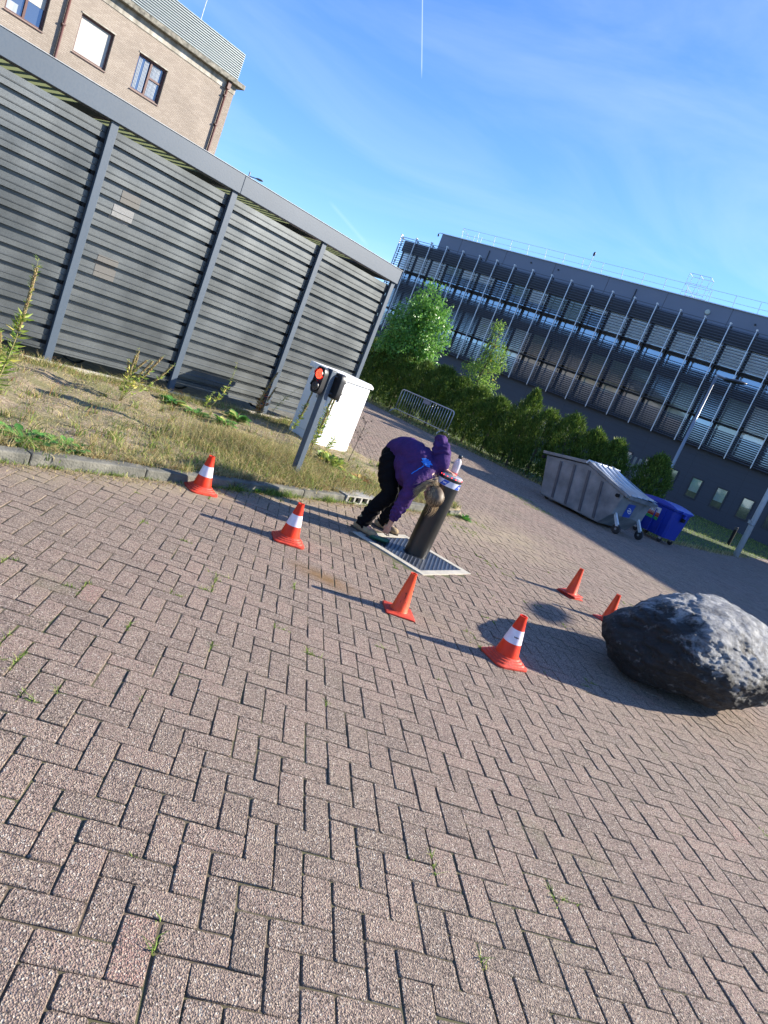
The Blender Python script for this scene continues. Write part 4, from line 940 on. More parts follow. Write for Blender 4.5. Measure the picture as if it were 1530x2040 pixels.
def blue_bin():
    O = V(7.18, 18.62, 0); f = Frame(140, O); W_ = 1.12; D = .86
    root = empty('paper_bin', O, 'blue wheeled paper bin with rounded lid and striped sticker, beside the grey container', 'bin')
    m_b = mat('blue_plastic', (.008, .032, .30), .38, var=.12, scale=3, bump=.05, bscale=20); m_b2 = mat('blue_lid_plastic', (.012, .045, .36), .35, var=.1, scale=3)
    def rr(s0, s1, t0, t1, z, r=.06): 
        return [f(s, t, z) for s, t in ((s0 + r, t1), (s1 - r, t1), (s1, t1 - r), (s1, t0 + r), (s1 - r, t0), (s0 + r, t0), (s0, t0 + r), (s0, t1 - r))]
    b = MB(); lv = [rr(-W_ + .10, -.05, -D + .10, -.07, .16), rr(-W_ + .05, -.02, -D + .05, -.03, .50), rr(-W_, 0, -D, 0, .93), rr(-W_ - .03, .03, -D - .03, .03, .94), rr(-W_ - .03, .03, -D - .03, .03, .99)]
    vs = [p for r_ in lv for p in r_]; b.add(vs, [(8 * i + k, 8 * i + (k + 1) % 8, 8 * i + 8 + (k + 1) % 8, 8 * i + 8 + k) for i in range(4) for k in range(8)] + [tuple(range(8)), tuple(range(39, 31, -1))]); b.build('body', m_b, root, weld=True, bevel=.012)
    for s in (-.28, -.55, -.82): MB().prism(f, [(s, .18), (s + .03, .18), (s + .03, .9), (s, .9)], -.04, .004).build('rib', m_b, root)
    ld = MB(); n = 14; vs = []
    for q_ in range(n + 1):
        a = q_ / n; s = -W_ - .04 + (W_ + .08) * a; z = 1.0 + .10 * math.sin(math.pi * min(1, max(0, a))) ** .7
        vs += [f(s, .05, .985), f(s, .04, z), f(s, -D - .04, z + .0), f(s, -D - .05, .985)]
    ld.add(vs, [(4 * i + k, 4 * i + 4 + k, 4 * i + 5 + k, 4 * i + 1 + k) for i in range(n) for k in range(3)] + [(0, 1, 2, 3), (4 * n + 3, 4 * n + 2, 4 * n + 1, 4 * n)]); lid = ld.build('lid', m_b2, root, weld=True, angle=40)
    h = MB(); h.box(f, .03, .09, -.62, -.25, .93, 1.0); h.box(f, .03, .10, -.48, -.40, .82, .93); h.build('lid_handle', m_b2, lid, bevel=.01)
    MB().box(f, .02, .09, -.50, -.38, .72, .83).build('lock', m_black, root, bevel=.01)
    for s in (-.16, -W_ + .16):
        for t in (-.14, -D + .14):
            MB().lathe([(.02, -.025), (.07, -.02), (.078, 0), (.07, .02), (.02, .025)], f(s, t, .08), 20, axis=f.n).build('castor_wheel', bpy.data.materials['dark_rubber'], root); MB().box(f, s - .04, s + .04, t - .035, t + .035, .10, .17).build('castor_fork', mat('steel_fork', (.35, .35, .35), .5), root)
    # sticker on the long side
    def P(s, z): return f(s, .012 - (.93 - z) * .07, z)
    s1, s0, zt, zb = -.40, -.86, .86, .52; h_ = (zt - zb)
    st = MB().add([P(s0, zb), P(s1, zb), P(s1, zt), P(s0, zt)], [(0, 1, 2, 3)]).build('sticker', mat('sticker_white', (.62, .62, .6), .5), root)
    for (a, b_, c) in ((.58, .40, (.50, .09, .03)), (.39, .24, (.33, .03, .015)), (.23, .0, (.03, .30, .07))):
        z1_, z0_ = zb + h_ * a, zb + h_ * b_; e = .003; MB().add([P(s0, z0_) + f.n * e, P(s1, z0_) + f.n * e, P(s1, z1_) + f.n * e, P(s0, z1_) + f.n * e], [(0, 1, 2, 3)]).build('stripe', mat('stripe_ink', c, .5), st)
    text_mesh('PAPIER', .125, P(s0 + .01, zb + h_ * .66) + f.n * .004, f.u, V(0, 0, 1), mat('black_ink', (.02, .02, .02), .5), st, 'lettering')
    text_mesh('Papier & karton', .055, P(s0 + .02, zb + h_ * .46) + f.n * .007, f.u, V(0, 0, 1), bpy.data.materials['sticker_white'], st, 'lettering')
blue_bin()
def barrier():
    A = V(-1.12, 27.2, 0); B = V(1.0, 25.2, 0); d = (B - A); L = np.linalg.norm(d); az = math.degrees(math.atan2(d[0], d[1])); f = Frame(az, A)
    root = empty('crowd_barrier', A, 'galvanised crowd control barrier with upright bars and a small plate, standing before the hedge', 'barrier')
    zt, zb, r_ = 1.0, .20, .12; pts = [(0, zb), (0, zt - r_)] + [(r_ - r_ * math.cos(a), zt - r_ + r_ * math.sin(a)) for a in np.linspace(.2, math.pi / 2, 5)] + [(L - r_ + r_ * math.sin(a), zt - r_ + r_ * math.cos(a)) for a in np.linspace(0, math.pi / 2 - .2, 5)] + [(L, zt - r_), (L, zb)]
    fr = MB(); fr.tube([f(s, 0, z) for s, z in pts] + [f(0, 0, zb)], .022, 8)
    fr.tube([f(.16, 0, zb), f(.16, 0, zt - .02)], .018, 6); fr.tube([f(L - .16, 0, zb), f(L - .16, 0, zt - .02)], .018, 6)
    fr.build('frame', m_galv, root, smooth=True)
    for s in np.linspace(.32, L - .30, 18): MB().tube([f(s, 0, zb), f(s, 0, zt)], .011, 6).build('bar', m_galv, root, smooth=True)
    MB().box(f, L * .44, L * .56, .012, .02, zt - .17, zt - .03).build('plate', mat('grey_plate', (.22, .22, .26), .5), root)
    for s in (.12, L - .12):
        ft = MB(); ft.tube([f(s, .35 * math.cos(a), .0 + .20 * math.sin(a) * 1.0) for a in np.linspace(0, math.pi, 11)], .018, 6); ft.build('foot', m_galv, root, smooth=True)
barrier()
m_pole = mat('grey_lamp_post', (.24, .26, .29), .4, metal=.5, var=.06)
def lamps():
    x, y = 9.35, 26.6
    r_ = empty('street_lamp', (x, y, 0), 'slim grey street lamp with a dark flat head, rising behind the blue bin', 'street lamp')
    MB().tube([(x, y, 0), (x, y, 1.2), (x + .02, y, 5.68)], [.075, .07, .04], 14).build('pole', m_pole, r_, smooth=True)
    h = MB(); h.ball((x + .72, y + .05, 5.78), (.48, .17, .075), axes=(V(.97, .05, .16), V(-.05, 1, 0), V(-.16, 0, .98))); h.build('lamp_head', mat('dark_lamp_head', (.02, .022, .026), .35), r_, smooth=True)
    MB().tube([(x + .02, y, 5.62), (x + .02, y, 5.74), (x + .32, y, 5.74)], .045, 8).build('bracket', m_pole, r_)
    MB().lathe([(.079, 0), (.079, .07)], (x, y, 2.0), 12).build('yellow_label', mat('yellow_film', (.55, .35, .02), .5), r_)
    x, y = 12.36, 25.2
    r_ = empty('white_post', (x, y, 0), 'thick pale post with a collar leaning out of the frame at the edge of the lawn', 'post')
    r_['label'] = 'thick pale round post with a narrow collar, rising from the edge of the shaded lawn'
    MB().tube([(x, y, 0), (x, y, 6.4)], [.105, .075], 18).build('pole', mat('pale_post', (.52, .55, .60), .45, var=.06), r_, smooth=True)
    MB().lathe([(.108, 0), (.112, .01), (.112, .05), (.106, .06)], (x, y, 1.22), 18).build('collar', m_pole, r_); MB().box(ID, x - .16, x - .1, y - .05, y + .05, 1.27, 1.40).build('bracket', m_pole, r_)
    MB().lathe([(.075, 6.4), (.25, 6.5), (.3, 6.6), (.05, 6.7)], (x, y, 0), 18).build('lamp_head', m_pole, r_)
    x, y = 14.3, 30.2
    r_ = empty('path_light', (x, y, 0), 'short black bollard light standing on the shaded lawn below the office windows', 'bollard light'); MB().lathe([(.07, 0), (.07, .72)], (x, y, 0), 14).build('body', m_black, r_); MB().lathe([(.074, .74), (.074, .84), (.05, .86)], (x, y, 0), 14).build('cap', mat('light_cap', (.03, .03, .03), .4), r_)
    x, y = -10.35, 30
    r_ = empty('street_lamp', (x, y, 0), 'distant street lamp whose thin arm peeps over the roof edge of the shelter', 'street lamp')
    MB().tube([(x, y, 0), (x, y, 6.72)], [.07, .03], 10).build('pole', m_pole, r_); MB().tube([(x, y, 6.55), (x + .35, y, 6.57)], .022, 8).build('arm', m_pole, r_); MB().ball((x + .46, y, 6.57), (.17, .09, .045)).build('lamp_head', mat('lamp_glass_dark', (.12, .13, .15), .35), r_, smooth=True)
lamps()

# ------------------------------------------------------------ foliage
def unit(a): return a / (np.linalg.norm(a, axis=-1, keepdims=True) + 1e-9)
def leaves(C, D, Nn, L, W_, fold=0.0):
    """rhombic leaves: C base points, D long directions, Nn normals; returns verts and quads"""
    S_ = unit(np.cross(D, Nn)); L = L[:, None]; W_ = W_[:, None]
    v = np.stack([C, C + D * L * .45 + S_ * W_ * .5 - Nn * W_ * fold, C + D * L, C + D * L * .45 - S_ * W_ * .5 - Nn * W_ * fold], 1).reshape(-1, 3)
    f = np.arange(len(C) * 4).reshape(-1, 4); return v, f
M_BARK = mat('bark', (.07, .055, .04), .9, scale=20, col2=(.14, .115, .085), bump=.6, bscale=60)
def crown(name, mat_, parent, blobs, n, Lr, Wr, seed, droop=.3, shell=.55):
    r_ = np.random.default_rng(seed); blobs = np.array(blobs, float); vol = blobs[:, 3] * blobs[:, 4] * blobs[:, 5]; pick = r_.choice(len(blobs), n, p=vol ** .75 / (vol ** .75).sum()); b = blobs[pick]
    d = unit(r_.normal(size=(n, 3))); rad = (shell + (1 - shell) * r_.random(n)) * (1 + .12 * np.sin(d[:, 0] * 5 + b[:, 0] * 7) * np.cos(d[:, 2] * 6 + b[:, 2] * 5))
    C = b[:, :3] + d * b[:, 3:6] * rad[:, None]
    # clump the leaves round twig ends
    nc = max(20, n // 22); cen = C[:nc]; idx = r_.integers(0, nc, n); C2 = cen[idx] + r_.normal(size=(n, 3)) * .11 * (1 if Lr[1] > .05 else .6)
    out_ = unit(C2 - b[:, :3] * 0 - np.average(blobs[:, :3], axis=0, weights=vol)); D = unit(out_ * .7 + r_.normal(size=(n, 3)) * .8 - V(0, 0, droop)); Nn = unit(out_ + V(0, 0, .5) + r_.normal(size=(n, 3)) * .6)
    Nn = unit(Nn - D * (Nn * D).sum(1)[:, None])
    v, f = leaves(C2, D, Nn, r_.uniform(*Lr, n), r_.uniform(*Wr, n), .12)
    vv = np.clip(r_.random(n) * .75 + .22 * (r_.random(nc)[idx]), 0, 1)
    return npmesh(name, v, f, mat_, parent, attr=vv)
def trunk(parent, base, top, r0_, forks, seed):
    r_ = np.random.default_rng(seed); mb = MB(); base = V(*base); top = V(*top)
    pts = [base + (top - base) * k / 6 + np.append(r_.normal(size=2) * .04, 0) * (k > 0) for k in range(7)]; mb.tube(pts, [r0_ * (1 - .12 * k) for k in range(7)], 8)
    for q in forks: q = V(*q); k = r_.integers(1, 6); p0 = pts[k]; mid = (p0 + q) / 2 + V(0, 0, .12); mb.tube([p0, mid, q], [r0_ * .45, r0_ * .3, .01], 6)
    return mb.build('trunk', M_BARK, parent, smooth=True)
M_LEAF = leafmat('broad_leaf', (.06, .17, .025), (.22, .46, .08), (.42, .58, .24), trans=.42, rough=.35, spec=.55)
M_LEAF2 = leafmat('thin_leaf', (.10, .20, .03), (.30, .46, .09), (.75, .55, .06), trans=.5, rough=.45)
M_THUJA = leafmat('conifer_spray', (.025, .06, .010), (.13, .21, .03), (.32, .38, .07), trans=.3, rough=.6, spec=.3)
def trees():
    x, y = -1.62, 29.8
    t = empty('round_tree', (x, y, 0), 'dense egg shaped tree with bright glossy leaves, behind the hedge next to the shelter', 'tree')
    bl = [(x, y, 3.3, 1.15, 1.15, 1.55), (x - .35, y - .2, 2.6, .95, .9, 1.0), (x + .55, y, 3.3, .85, .8, 1.2), (x + .05, y, 4.55, .62, .62, .95), (x + .4, y - .3, 2.3, .95, .9, .8), (x - .55, y, 3.5, .75, .8, .9), (x + .35, y, 4.0, .7, .7, .9), (x - .7, y + .3, 2.2, .9, .8, .9)]
    crown('crown', M_LEAF, t, bl, 15000, (.09, .16), (.05, .085), 1)
    trunk(t, (x, y, 0), (x + .05, y, 4.4), .09, [(b[0], b[1], b[2]) for b in bl], 4)
    x, y = 1.42, 27.8
    t = empty('slender_tree', (x, y, 0), 'slender loose crowned young tree with some yellowing leaves, rising from the hedge', 'tree')
    bl = [(x, y, 4.25, .26, .26, .62), (x + .2, y, 3.6, .52, .45, .55), (x + .1, y, 2.9, .68, .6, .55), (x - .3, y, 2.7, .45, .4, .35), (x + .3, y, 2.2, .6, .6, .5), (x + .45, y, 3.3, .4, .35, .4), (x - .05, y, 2.0, .6, .6, .5), (x + .45, y, 1.5, .55, .5, .4)]
    crown('crown', M_LEAF2, t, bl, 5200, (.06, .11), (.035, .06), 2, shell=.3)
    trunk(t, (x, y, 0), (x + .1, y, 4.6), .05, [(b[0], b[1], b[2]) for b in bl], 5)
trees()
def thuja(x, y, h, r_, seed, n=5200, spike=1.0):
    q = np.random.default_rng(seed); root = empty('conifer', (x, y, 0))
    u_ = q.random(n) ** .8; z = .05 + (h - .05) * u_
    prof = np.where(u_ < .62, .92 + .08 * np.sin(u_ * 9), np.clip((1 - u_) / .38, 0, 1) ** (.85 * spike)) 
    a = q.random(n) * 2 * math.pi; lobes = 1 + .16 * np.sin(a * 3 + seed + u_ * 4) + .10 * np.sin(a * 7 + u_ * 15 + seed)
    rad = r_ * prof * lobes * (.55 + .45 * np.sqrt(q.random(n)))
    C = np.stack([x + rad * np.cos(a), y + rad * np.sin(a), z], 1)
    nc = n // 9; cen = C[:nc]; idx = q.integers(0, nc, n); C = cen[idx] + q.normal(size=(n, 3)) * V(.035, .035, .06)
    a = np.arctan2(C[:, 1] - y, C[:, 0] - x)
    o_ = np.stack([np.cos(a), np.sin(a), np.zeros(n)], 1); D = unit(o_ * .45 + V(0, 0, 1) * .9 + q.normal(size=(n, 3)) * .35); Nn = unit(o_ + q.normal(size=(n, 3)) * .7); Nn = unit(Nn - D * (Nn * D).sum(1)[:, None])
    v, f = leaves(C, D, Nn, q.uniform(.07, .16, n), q.uniform(.018, .034, n))
    # leader shoots that stand above the top
    m_ = 70; zt = h * q.uniform(.72, 1.02, m_); ca = q.random(m_) * 6.28; rr = r_ * .55 * (1.1 - zt / h + .03)
    C = np.stack([x + rr * np.cos(ca), y + rr * np.sin(ca), zt - .15], 1); D = unit(V(0, 0, 1) + q.normal(size=(m_, 3)) * .22); Nn = unit(np.cross(D, q.normal(size=(m_, 3)))); v2, f2 = leaves(C, D, Nn, q.uniform(.2, .36, m_), q.uniform(.02, .04, m_))
    vv = np.clip(q.random(n) * .7 + .3 * q.random(nc)[idx], 0, 1)
    npmesh('foliage', np.vstack([v, v2]), np.vstack([f, f2 + len(v)]), M_THUJA, root, attr=np.concatenate([vv, q.random(m_)]))
    # woody core keeps the middle dark
    MB().tube([(x, y, 0), (x, y, h * .5), (x, y, h * .93)], [.05, .035, .008], 7).build('trunk', M_BARK, root)
    return root
HG = 'conifers of the hedge'
hl = [  # x, y, height, radius, label
      (-3.6, 30.2, 2.35, .75, 'conifer of the hedge closest to the end post of the shelter'), (-2.75, 29.3, 2.15, .7, 'conifer below the left flank of the round tree'), (-1.85, 28.4, 2.3, .75, 'conifer at the foot of the round tree, behind the left end of the barrier'),
      (-1.0, 27.7, 2.25, .72, 'conifer behind the left half of the barrier'), (-.25, 27.0, 2.35, .7, 'conifer behind the plate in the middle of the barrier'), (.5, 26.5, 2.2, .7, 'conifer behind the right half of the barrier'),
      (1.25, 25.8, 2.1, .7, 'conifer at the foot of the slender tree, right of the barrier'), (2.0, 25.0, 2.0, .68, 'low broad conifer between the slender tree and the tall spiky one'), (2.75, 24.3, 1.8, .62, 'lowest conifer of the hedge, left of the tall spiky one'),
      (3.25, 23.9, 2.65, .52, 'tallest spiky conifer of the hedge, standing well above its neighbours'), (3.9, 23.3, 2.2, .55, 'conifer just right of the tallest spiky one'), (4.6, 22.8, 2.35, .52, 'conifer behind the left end of the grey container'),
      (5.3, 22.3, 2.15, .50, 'conifer behind the ridge of the grey container'), (5.95, 21.9, 2.1, .48, 'conifer behind the sloping lid of the grey container'), (7.15, 21.3, 2.15, .46, 'separate conifer at the very end of the hedge, beside the blue bin')]
for i, (x, y, h, r_, lab) in enumerate(hl):
    if x < 3: x, y = x + .45, y + .75
    o = thuja(x, y, h, r_ * 1.25, 20 + i, n=10500 if i < 9 else 8500, spike=.62 if h < 2.6 else 1.2); tag(o, lab, 'conifer', HG)
def fence_piece():
    r_ = empty('wooden_gate', (6.6, 22.6, 0), 'piece of pale slatted timber gate visible in the gap between the last two conifers', 'gate'); m_ = mat('pale_timber', (.25, .22, .17), .8, scale=6, col2=(.42, .38, .32))
    for k in range(6): MB().box(ID, 6.25 + .17 * k, 6.33 + .17 * k, 22.6, 22.63, .1, 1.9).build('slat', m_, r_)
    MB().box(ID, 6.2, 7.25, 22.64, 22.68, 1.3, 1.38).build('rail', m_, r_); MB().box(ID, 6.2, 7.25, 22.64, 22.68, .4, .48).build('rail', m_, r_)
fence_piece()

# grasses ------------------------------------------------------------
def blades(name, C, h, wd, mat_, lean=.35, attr=None, seed=0, kind='stuff'):
    q = np.random.default_rng(seed); n = len(C); h = np.broadcast_to(h, n); wd = np.broadcast_to(wd, n)
    l_ = q.normal(size=(n, 3)) * lean; l_[:, 2] = 0; a = q.random(n) * 6.28; S_ = np.stack([np.cos(a), np.sin(a), np.zeros(n)], 1)
    m1 = C + (V(0, 0, 1) + l_ * .35) * (h * .5)[:, None]; tp = C + (V(0, 0, .92) + l_) * h[:, None]; w2 = wd[:, None] * .5
    v = np.stack([C - S_ * w2, C + S_ * w2, m1 + S_ * w2 * .8, m1 - S_ * w2 * .8, tp + S_ * w2 * .12, tp - S_ * w2 * .12], 1).reshape(-1, 3)
    b = np.arange(n)[:, None] * 6; f = np.concatenate([b + np.array([[0, 1, 2, 3]]), b + np.array([[3, 2, 4, 5]])], 1).reshape(-1, 4)
    att = q.random(n) if attr is None else attr
    o = npmesh(name, v, f, mat_, attr=np.repeat(att, 2)); tag(o, kind=kind); return o
M_DRY = leafmat('dry_grass', (.12, .12, .035), (.66, .54, .27), (.30, .13, .06), trans=.35, rough=.7, spec=.2)
M_GRN = leafmat('green_grass', (.04, .09, .015), (.30, .42, .08), (.50, .48, .16), trans=.35, rough=.6, spec=.3)
def verge_grass():
    q = np.random.default_rng(9); n = 190000; s = q.uniform(.2, 9.4, n); t = q.uniform(-8.68, -5.02, n)
    tall = np.exp(-(((s - 5.9) / 1.1) ** 2 + ((t + 6.0) / .75) ** 2)) + .25 * np.exp(-(((s - 8.0) / 1.0) ** 2 + ((t + 5.6) / .5) ** 2)) + .35 * np.exp(-((t + 5.25) / .22) ** 2) + .45 * np.exp(-((t + 8.5) / .2) ** 2)
    pat = np.clip(vnoise(s, t, 2.6, 4) * .5 + .45, .05, 1) * .30
    keep = (q.random(n) < np.clip(tall + pat, 0, 1)) & inside(s, t, VP); s, t, tall = s[keep], t[keep], tall[keep]; n = len(s)
    C = s[:, None] * CF.u + t[:, None] * CF.n; C[:, 2] = vz(s, t) - .01
    h = q.uniform(.02, .06, n) + tall * q.uniform(.0, .24, n); g = q.random(n) < .45
    blades('dry_grass', C[~g], h[~g], .0050, M_DRY, .75, seed=1); blades('green_grass', C[g], h[g] * .8, .0052, M_GRN, .75, seed=2)
    # coarse clumps, thickest round the signal post and along the kerb, spilling over the stones
    P = []
    for _ in range(420):
        s_ = q.uniform(1.8, 9.3); t_ = -4.95 - abs(q.normal(0, .9)) if q.random() < .6 else q.uniform(-8.6, -5.0)
        if q.random() < .45: s_, t_ = q.normal(5.9, 1.0), q.normal(-5.6, .45)
        if not inside(np.array([s_]), np.array([t_]), VP)[0]: continue
        m_ = q.integers(8, 26); r_ = q.uniform(.012, .05); P.append(np.column_stack([s_ + q.normal(size=m_) * r_, t_ + q.normal(size=m_) * r_, np.full(m_, q.uniform(.05, .17))]))
    P = np.vstack(P); C = P[:, :1] * CF.u + P[:, 1:2] * CF.n; C[:, 2] = vz(P[:, 0], P[:, 1]) - .01; k = q.random(len(C)) < .55
    blades('dry_tufts', C[k], P[k, 2] * q.uniform(.5, 1.2, k.sum()), .0075, M_DRY, .6, seed=21); blades('green_tufts', C[~k], P[~k, 2] * q.uniform(.4, 1.0, (~k).sum()), .0085, M_GRN, .6, seed=22)
    # grass and litter at the foot of the kerb
    P = []
    for _ in range(150):
        s_ = q.uniform(1.9, 9.0); m_ = q.integers(4, 22); P.append(np.column_stack([s_ + q.normal(size=m_) * .05, -4.905 + np.abs(q.normal(size=m_)) * .012, q.uniform(.015, .06, m_)]))
    for s_ in (4.6, 5.05, 5.2, 5.35, 6.0, 7.2, 7.45): m_ = 90; P.append(np.column_stack([s_ + q.normal(size=m_) * .05, -4.90 + np.abs(q.normal(size=m_)) * .03, q.uniform(.03, .12, m_)]))
    P = np.vstack(P); C = P[:, :1] * CF.u + P[:, 1:2] * CF.n; C[:, 2] = -.004; blades('kerb_grass', C, P[:, 2], .0055, M_GRN, .8, seed=23)
    P = np.column_stack([q.uniform(1.9, 9.2, 2600), -4.9 + np.abs(q.normal(size=2600)) * .10]); C = P[:, :1] * CF.u + P[:, 1:2] * CF.n; C[:, 2] = .001; blades('plant_litter', C, q.uniform(.008, .03, 2600), .005, M_DRY, 2.2, seed=24)
    # blades leaning over the top of the kerb stones
    P = np.column_stack([q.uniform(1.9, 8.7, 5200), -5.06 + q.normal(size=5200) * .03]); g3 = vnoise(P[:, 0], P[:, 0] * 0, 3.3, 1) > -.1; P = P[g3]; C = P[:, :1] * CF.u + P[:, 1:2] * CF.n; C[:, 2] = .075; blades('overhanging_grass', C, q.uniform(.02, .09, len(C)), .0055, M_DRY, 1.1, seed=25)
    # seed heads of taller stalks
    m_ = 900; s = q.normal(5.8, .8, m_); t = q.normal(-6.0, .55, m_); k = inside(s, t, VP); s, t = s[k], t[k]; C = s[:, None] * CF.u + t[:, None] * CF.n; C[:, 2] = .06
    blades('grass_stalks', C, q.uniform(.2, .42, len(s)), .0030, M_DRY, .22, seed=3)
    # clods and pebbles
    m_ = 900; s = q.uniform(1.5, 9, m_); t = q.uniform(-8.6, -5.0, m_); P = s[:, None] * CF.u + t[:, None] * CF.n; P[:, 2] = vz(s, t); rr = q.uniform(.004, .013, m_)
    oc = np.array([(1, 0, 0), (0, 1, 0), (-1, 0, 0), (0, -1, 0), (0, 0, .7), (0, 0, -.7)]); v = (P[:, None] + oc[None] * rr[:, None, None] * q.uniform(.6, 1.4, (m_, 6, 1))).reshape(-1, 3)
    tri = np.array([(0, 1, 4), (1, 2, 4), (2, 3, 4), (3, 0, 4), (1, 0, 5), (2, 1, 5), (3, 2, 5), (0, 3, 5)]); o = npmesh('gravel', v, (tri[None] + (np.arange(m_) * 6)[:, None, None]).reshape(-1, 3), mat('pebble', (.25, .20, .14), .9, scale=40, col2=(.5, .45, .38))); tag(o, kind='stuff')
verge_grass()
def lawn_grass():
    q = np.random.default_rng(12); n = 60000; y = 19 + 36 * q.random(n) ** 1.4; x = q.uniform(-4, 30, n); k = inside(x, y, LAWN); x, y = x[k], y[k]; X, Y, Z = pxproj(np.stack([x, y, 0 * x], 1)); k = (X > -60) & (X < 1650); x, y = x[k], y[k]
    C = np.stack([x, y, 0 * x - .01], 1); blades('lawn_grass', C, q.uniform(.05, .13, len(C)), .014, M_GRN, .6, seed=5)
    # fringe of dry tufts along the paving edge
    P = []
    for a, b in zip(LAWN[:9], LAWN[1:10]): a = np.array(a); b = np.array(b); m_ = int(np.linalg.norm(b - a) * 130); u_ = q.random(m_)[:, None]; P.append(a + (b - a) * u_ + q.normal(size=(m_, 2)) * .10)
    P = np.vstack(P); C = np.column_stack([P, np.zeros(len(P))]); blades('edge_grass', C, q.uniform(.03, .16, len(C)), .010, M_DRY, .5, seed=6)
lawn_grass()
def joint_moss():
    q = np.random.default_rng(31); C = []
    # tufts sit in the joints of the bricks
    # px-independent list of patches (x, y, spread) plus random ones
    spots = [(-1.28, 2.62, .10), (-1.15, 2.55, .07), (-1.02, 2.36, .06), (-.95, 2.52, .05), (-.30, 1.80, .05), (-.13, 1.62, .05), (-1.0, 3.2, .06), (-.55, 3.35, .05), (-.62, 2.7, .05), (-1.35, 3.4, .08), (.05, 3.25, .05), (.75, 4.1, .05), (1.55, 5.0, .04), (.30, 4.2, .04), (-.85, 4.3, .07), (-1.6, 4.7, .07), (.85, 2.0, .03), (1.25, 2.1, .03), (2.0, 5.2, .05), (3.5, 7.8, .2), (1.55, 7.6, .08), (1.4, 7.9, .1), (1.1, 9.3, .2), (1.4, 10.2, .15), (3.1, 15.1, .3), (2.8, 15.9, .3), (-.95, 3.75, .05), (-.3, 3.9, .05)]
    spots += [(q.uniform(-2.2, 6), q.uniform(2.2, 9), q.uniform(.03, .07)) for _ in range(70)]
    near = W_[:, 1] < 17; B = W_[near]; HX = hx_[near]; HY = hy_[near]
    for x, y, s_ in spots:
        i = np.where(np.hypot(B[:, 0] - x, B[:, 1] - y) < s_ + .09)[0]
        for k in i:
            for e in range(2):
                m_ = int(20 + 10 * q.random()); along = q.normal(0, .03, m_) + q.uniform(-.6, .6) * (HX[k] if e else HY[k])
                off = (PP_ * along[:, None] + QQ_ * HY[k]) if e else (PP_ * HX[k] + QQ_ * along[:, None]); p = B[k] + off + q.normal(size=(m_, 3)) * V(.004, .004, 0)
                p = p[np.hypot(p[:, 0] - x, p[:, 1] - y) < s_ * 1.2]; C.append(p)
    C = np.vstack([c for c in C if len(c)]); C[:, 2] = -.006
    print('moss', len(C)); blades('joint_moss', C, q.uniform(.008, .030, len(C)), .0045, M_GRN, .9, seed=7)
joint_moss()

# weeds ------------------------------------------------------------
M_WEED = leafmat('weed_leaf', (.14, .25, .04), (.42, .50, .11), (.70, .58, .14), trans=.4, rough=.5)
M_WEEDR = leafmat('reddish_leaf', (.26, .10, .04), (.50, .36, .09), (.60, .12, .06), trans=.4, rough=.6)
M_ROS = leafmat('rosette_leaf', (.06, .19, .03), (.16, .40, .07), (.50, .50, .14), trans=.3, rough=.4, spec=.5)
M_STEM = mat('weed_stem', (.28, .20, .09), .8, scale=10, col2=(.20, .24, .08)); M_SEED = mat('seed_pod', (.20, .13, .06), .85, scale=20, col2=(.30, .24, .10)); M_DEAD = mat('dead_stem', (.04, .03, .025), .9)
def spike(root, base, top, seed, lw=(.018, .03), ll=(.05, .10), n=60, pods=True, mat_=None, stemmat=None, r0_=.005, bend=.04):
    q = np.random.default_rng(seed); base = V(*base); top = V(*top); side = np.append(q.normal(size=2), 0) * bend
    P = [base + (top - base) * u_ + side * math.sin(math.pi * u_) for u_ in np.linspace(0, 1, 9)]; MB().tube(P, [r0_ * (1 - .8 * k / 8) for k in range(9)], 5).build('stem', stemmat or M_STEM, root, smooth=True)
    P = np.array(P); L_ = np.linalg.norm(top - base); u_ = q.uniform(.18 if L_ > .3 else .05, 1.0, n); i = np.minimum((u_ * 8).astype(int), 7); fr = (u_ * 8 - i)[:, None]; C = P[i] * (1 - fr) + P[i + 1] * fr
    a = q.random(n) * 6.28; ax = unit(top - base); D = unit(np.stack([np.cos(a), np.sin(a), np.zeros(n)], 1) + ax * .5 + q.normal(size=(n, 3)) * .2 - V(0, 0, .1)); Nn = unit(ax + q.normal(size=(n, 3)) * .3); Nn = unit(Nn - D * (Nn * D).sum(1)[:, None])
    sz = np.where(u_ > .65, .45, 1.0); v, f = leaves(C, D, Nn, q.uniform(*ll, n) * sz, q.uniform(*lw, n) * sz, .15); npmesh('leaves', v, f, mat_ or M_WEED, root, attr=q.random(n))
    if pods:
        pd = MB(); m_ = int(L_ * 190)
        for k in range(m_):
            u1 = q.uniform(.55, .93); j = min(int(u1 * 8), 7); c = P[j] + (P[j + 1] - P[j]) * (u1 * 8 - j); a = q.random() * 6.28; d = V(math.cos(a), math.sin(a), 1.6); d /= np.linalg.norm(d); pd.tube([c + d * .002, c + d * .014, c + d * .026], [.003, .0075, .002], 5)
        if m_: pd.build('seed_head', M_SEED, root, smooth=True)
WG = 'tall weeds on the verge'
def vp(s, t): p = CF(s, t, 0); p[2] = float(vz(np.array(s), np.array(t))); return p
def weed(label, s, t, tops, **k):
    b = vp(s, t); root = empty('tall_weed', b, label, 'weed', WG)
    for j, (ds, dt, h) in enumerate(tops): spike(root, b, b + CF.u * ds + CF.n * dt + V(0, 0, h), int(abs(s * 100 + t * 10)) + j * 7, **k)
weed('bushy fan of brown tipped weed stems in front of the second and third shelter posts', 4.70, -7.35, [(-.05, .12, .62), (.10, -.1, .66), (.22, .1, .60), (.36, .05, .68), (.30, -.12, .56), (.50, .1, .62), (.02, -.1, .50)], n=45)
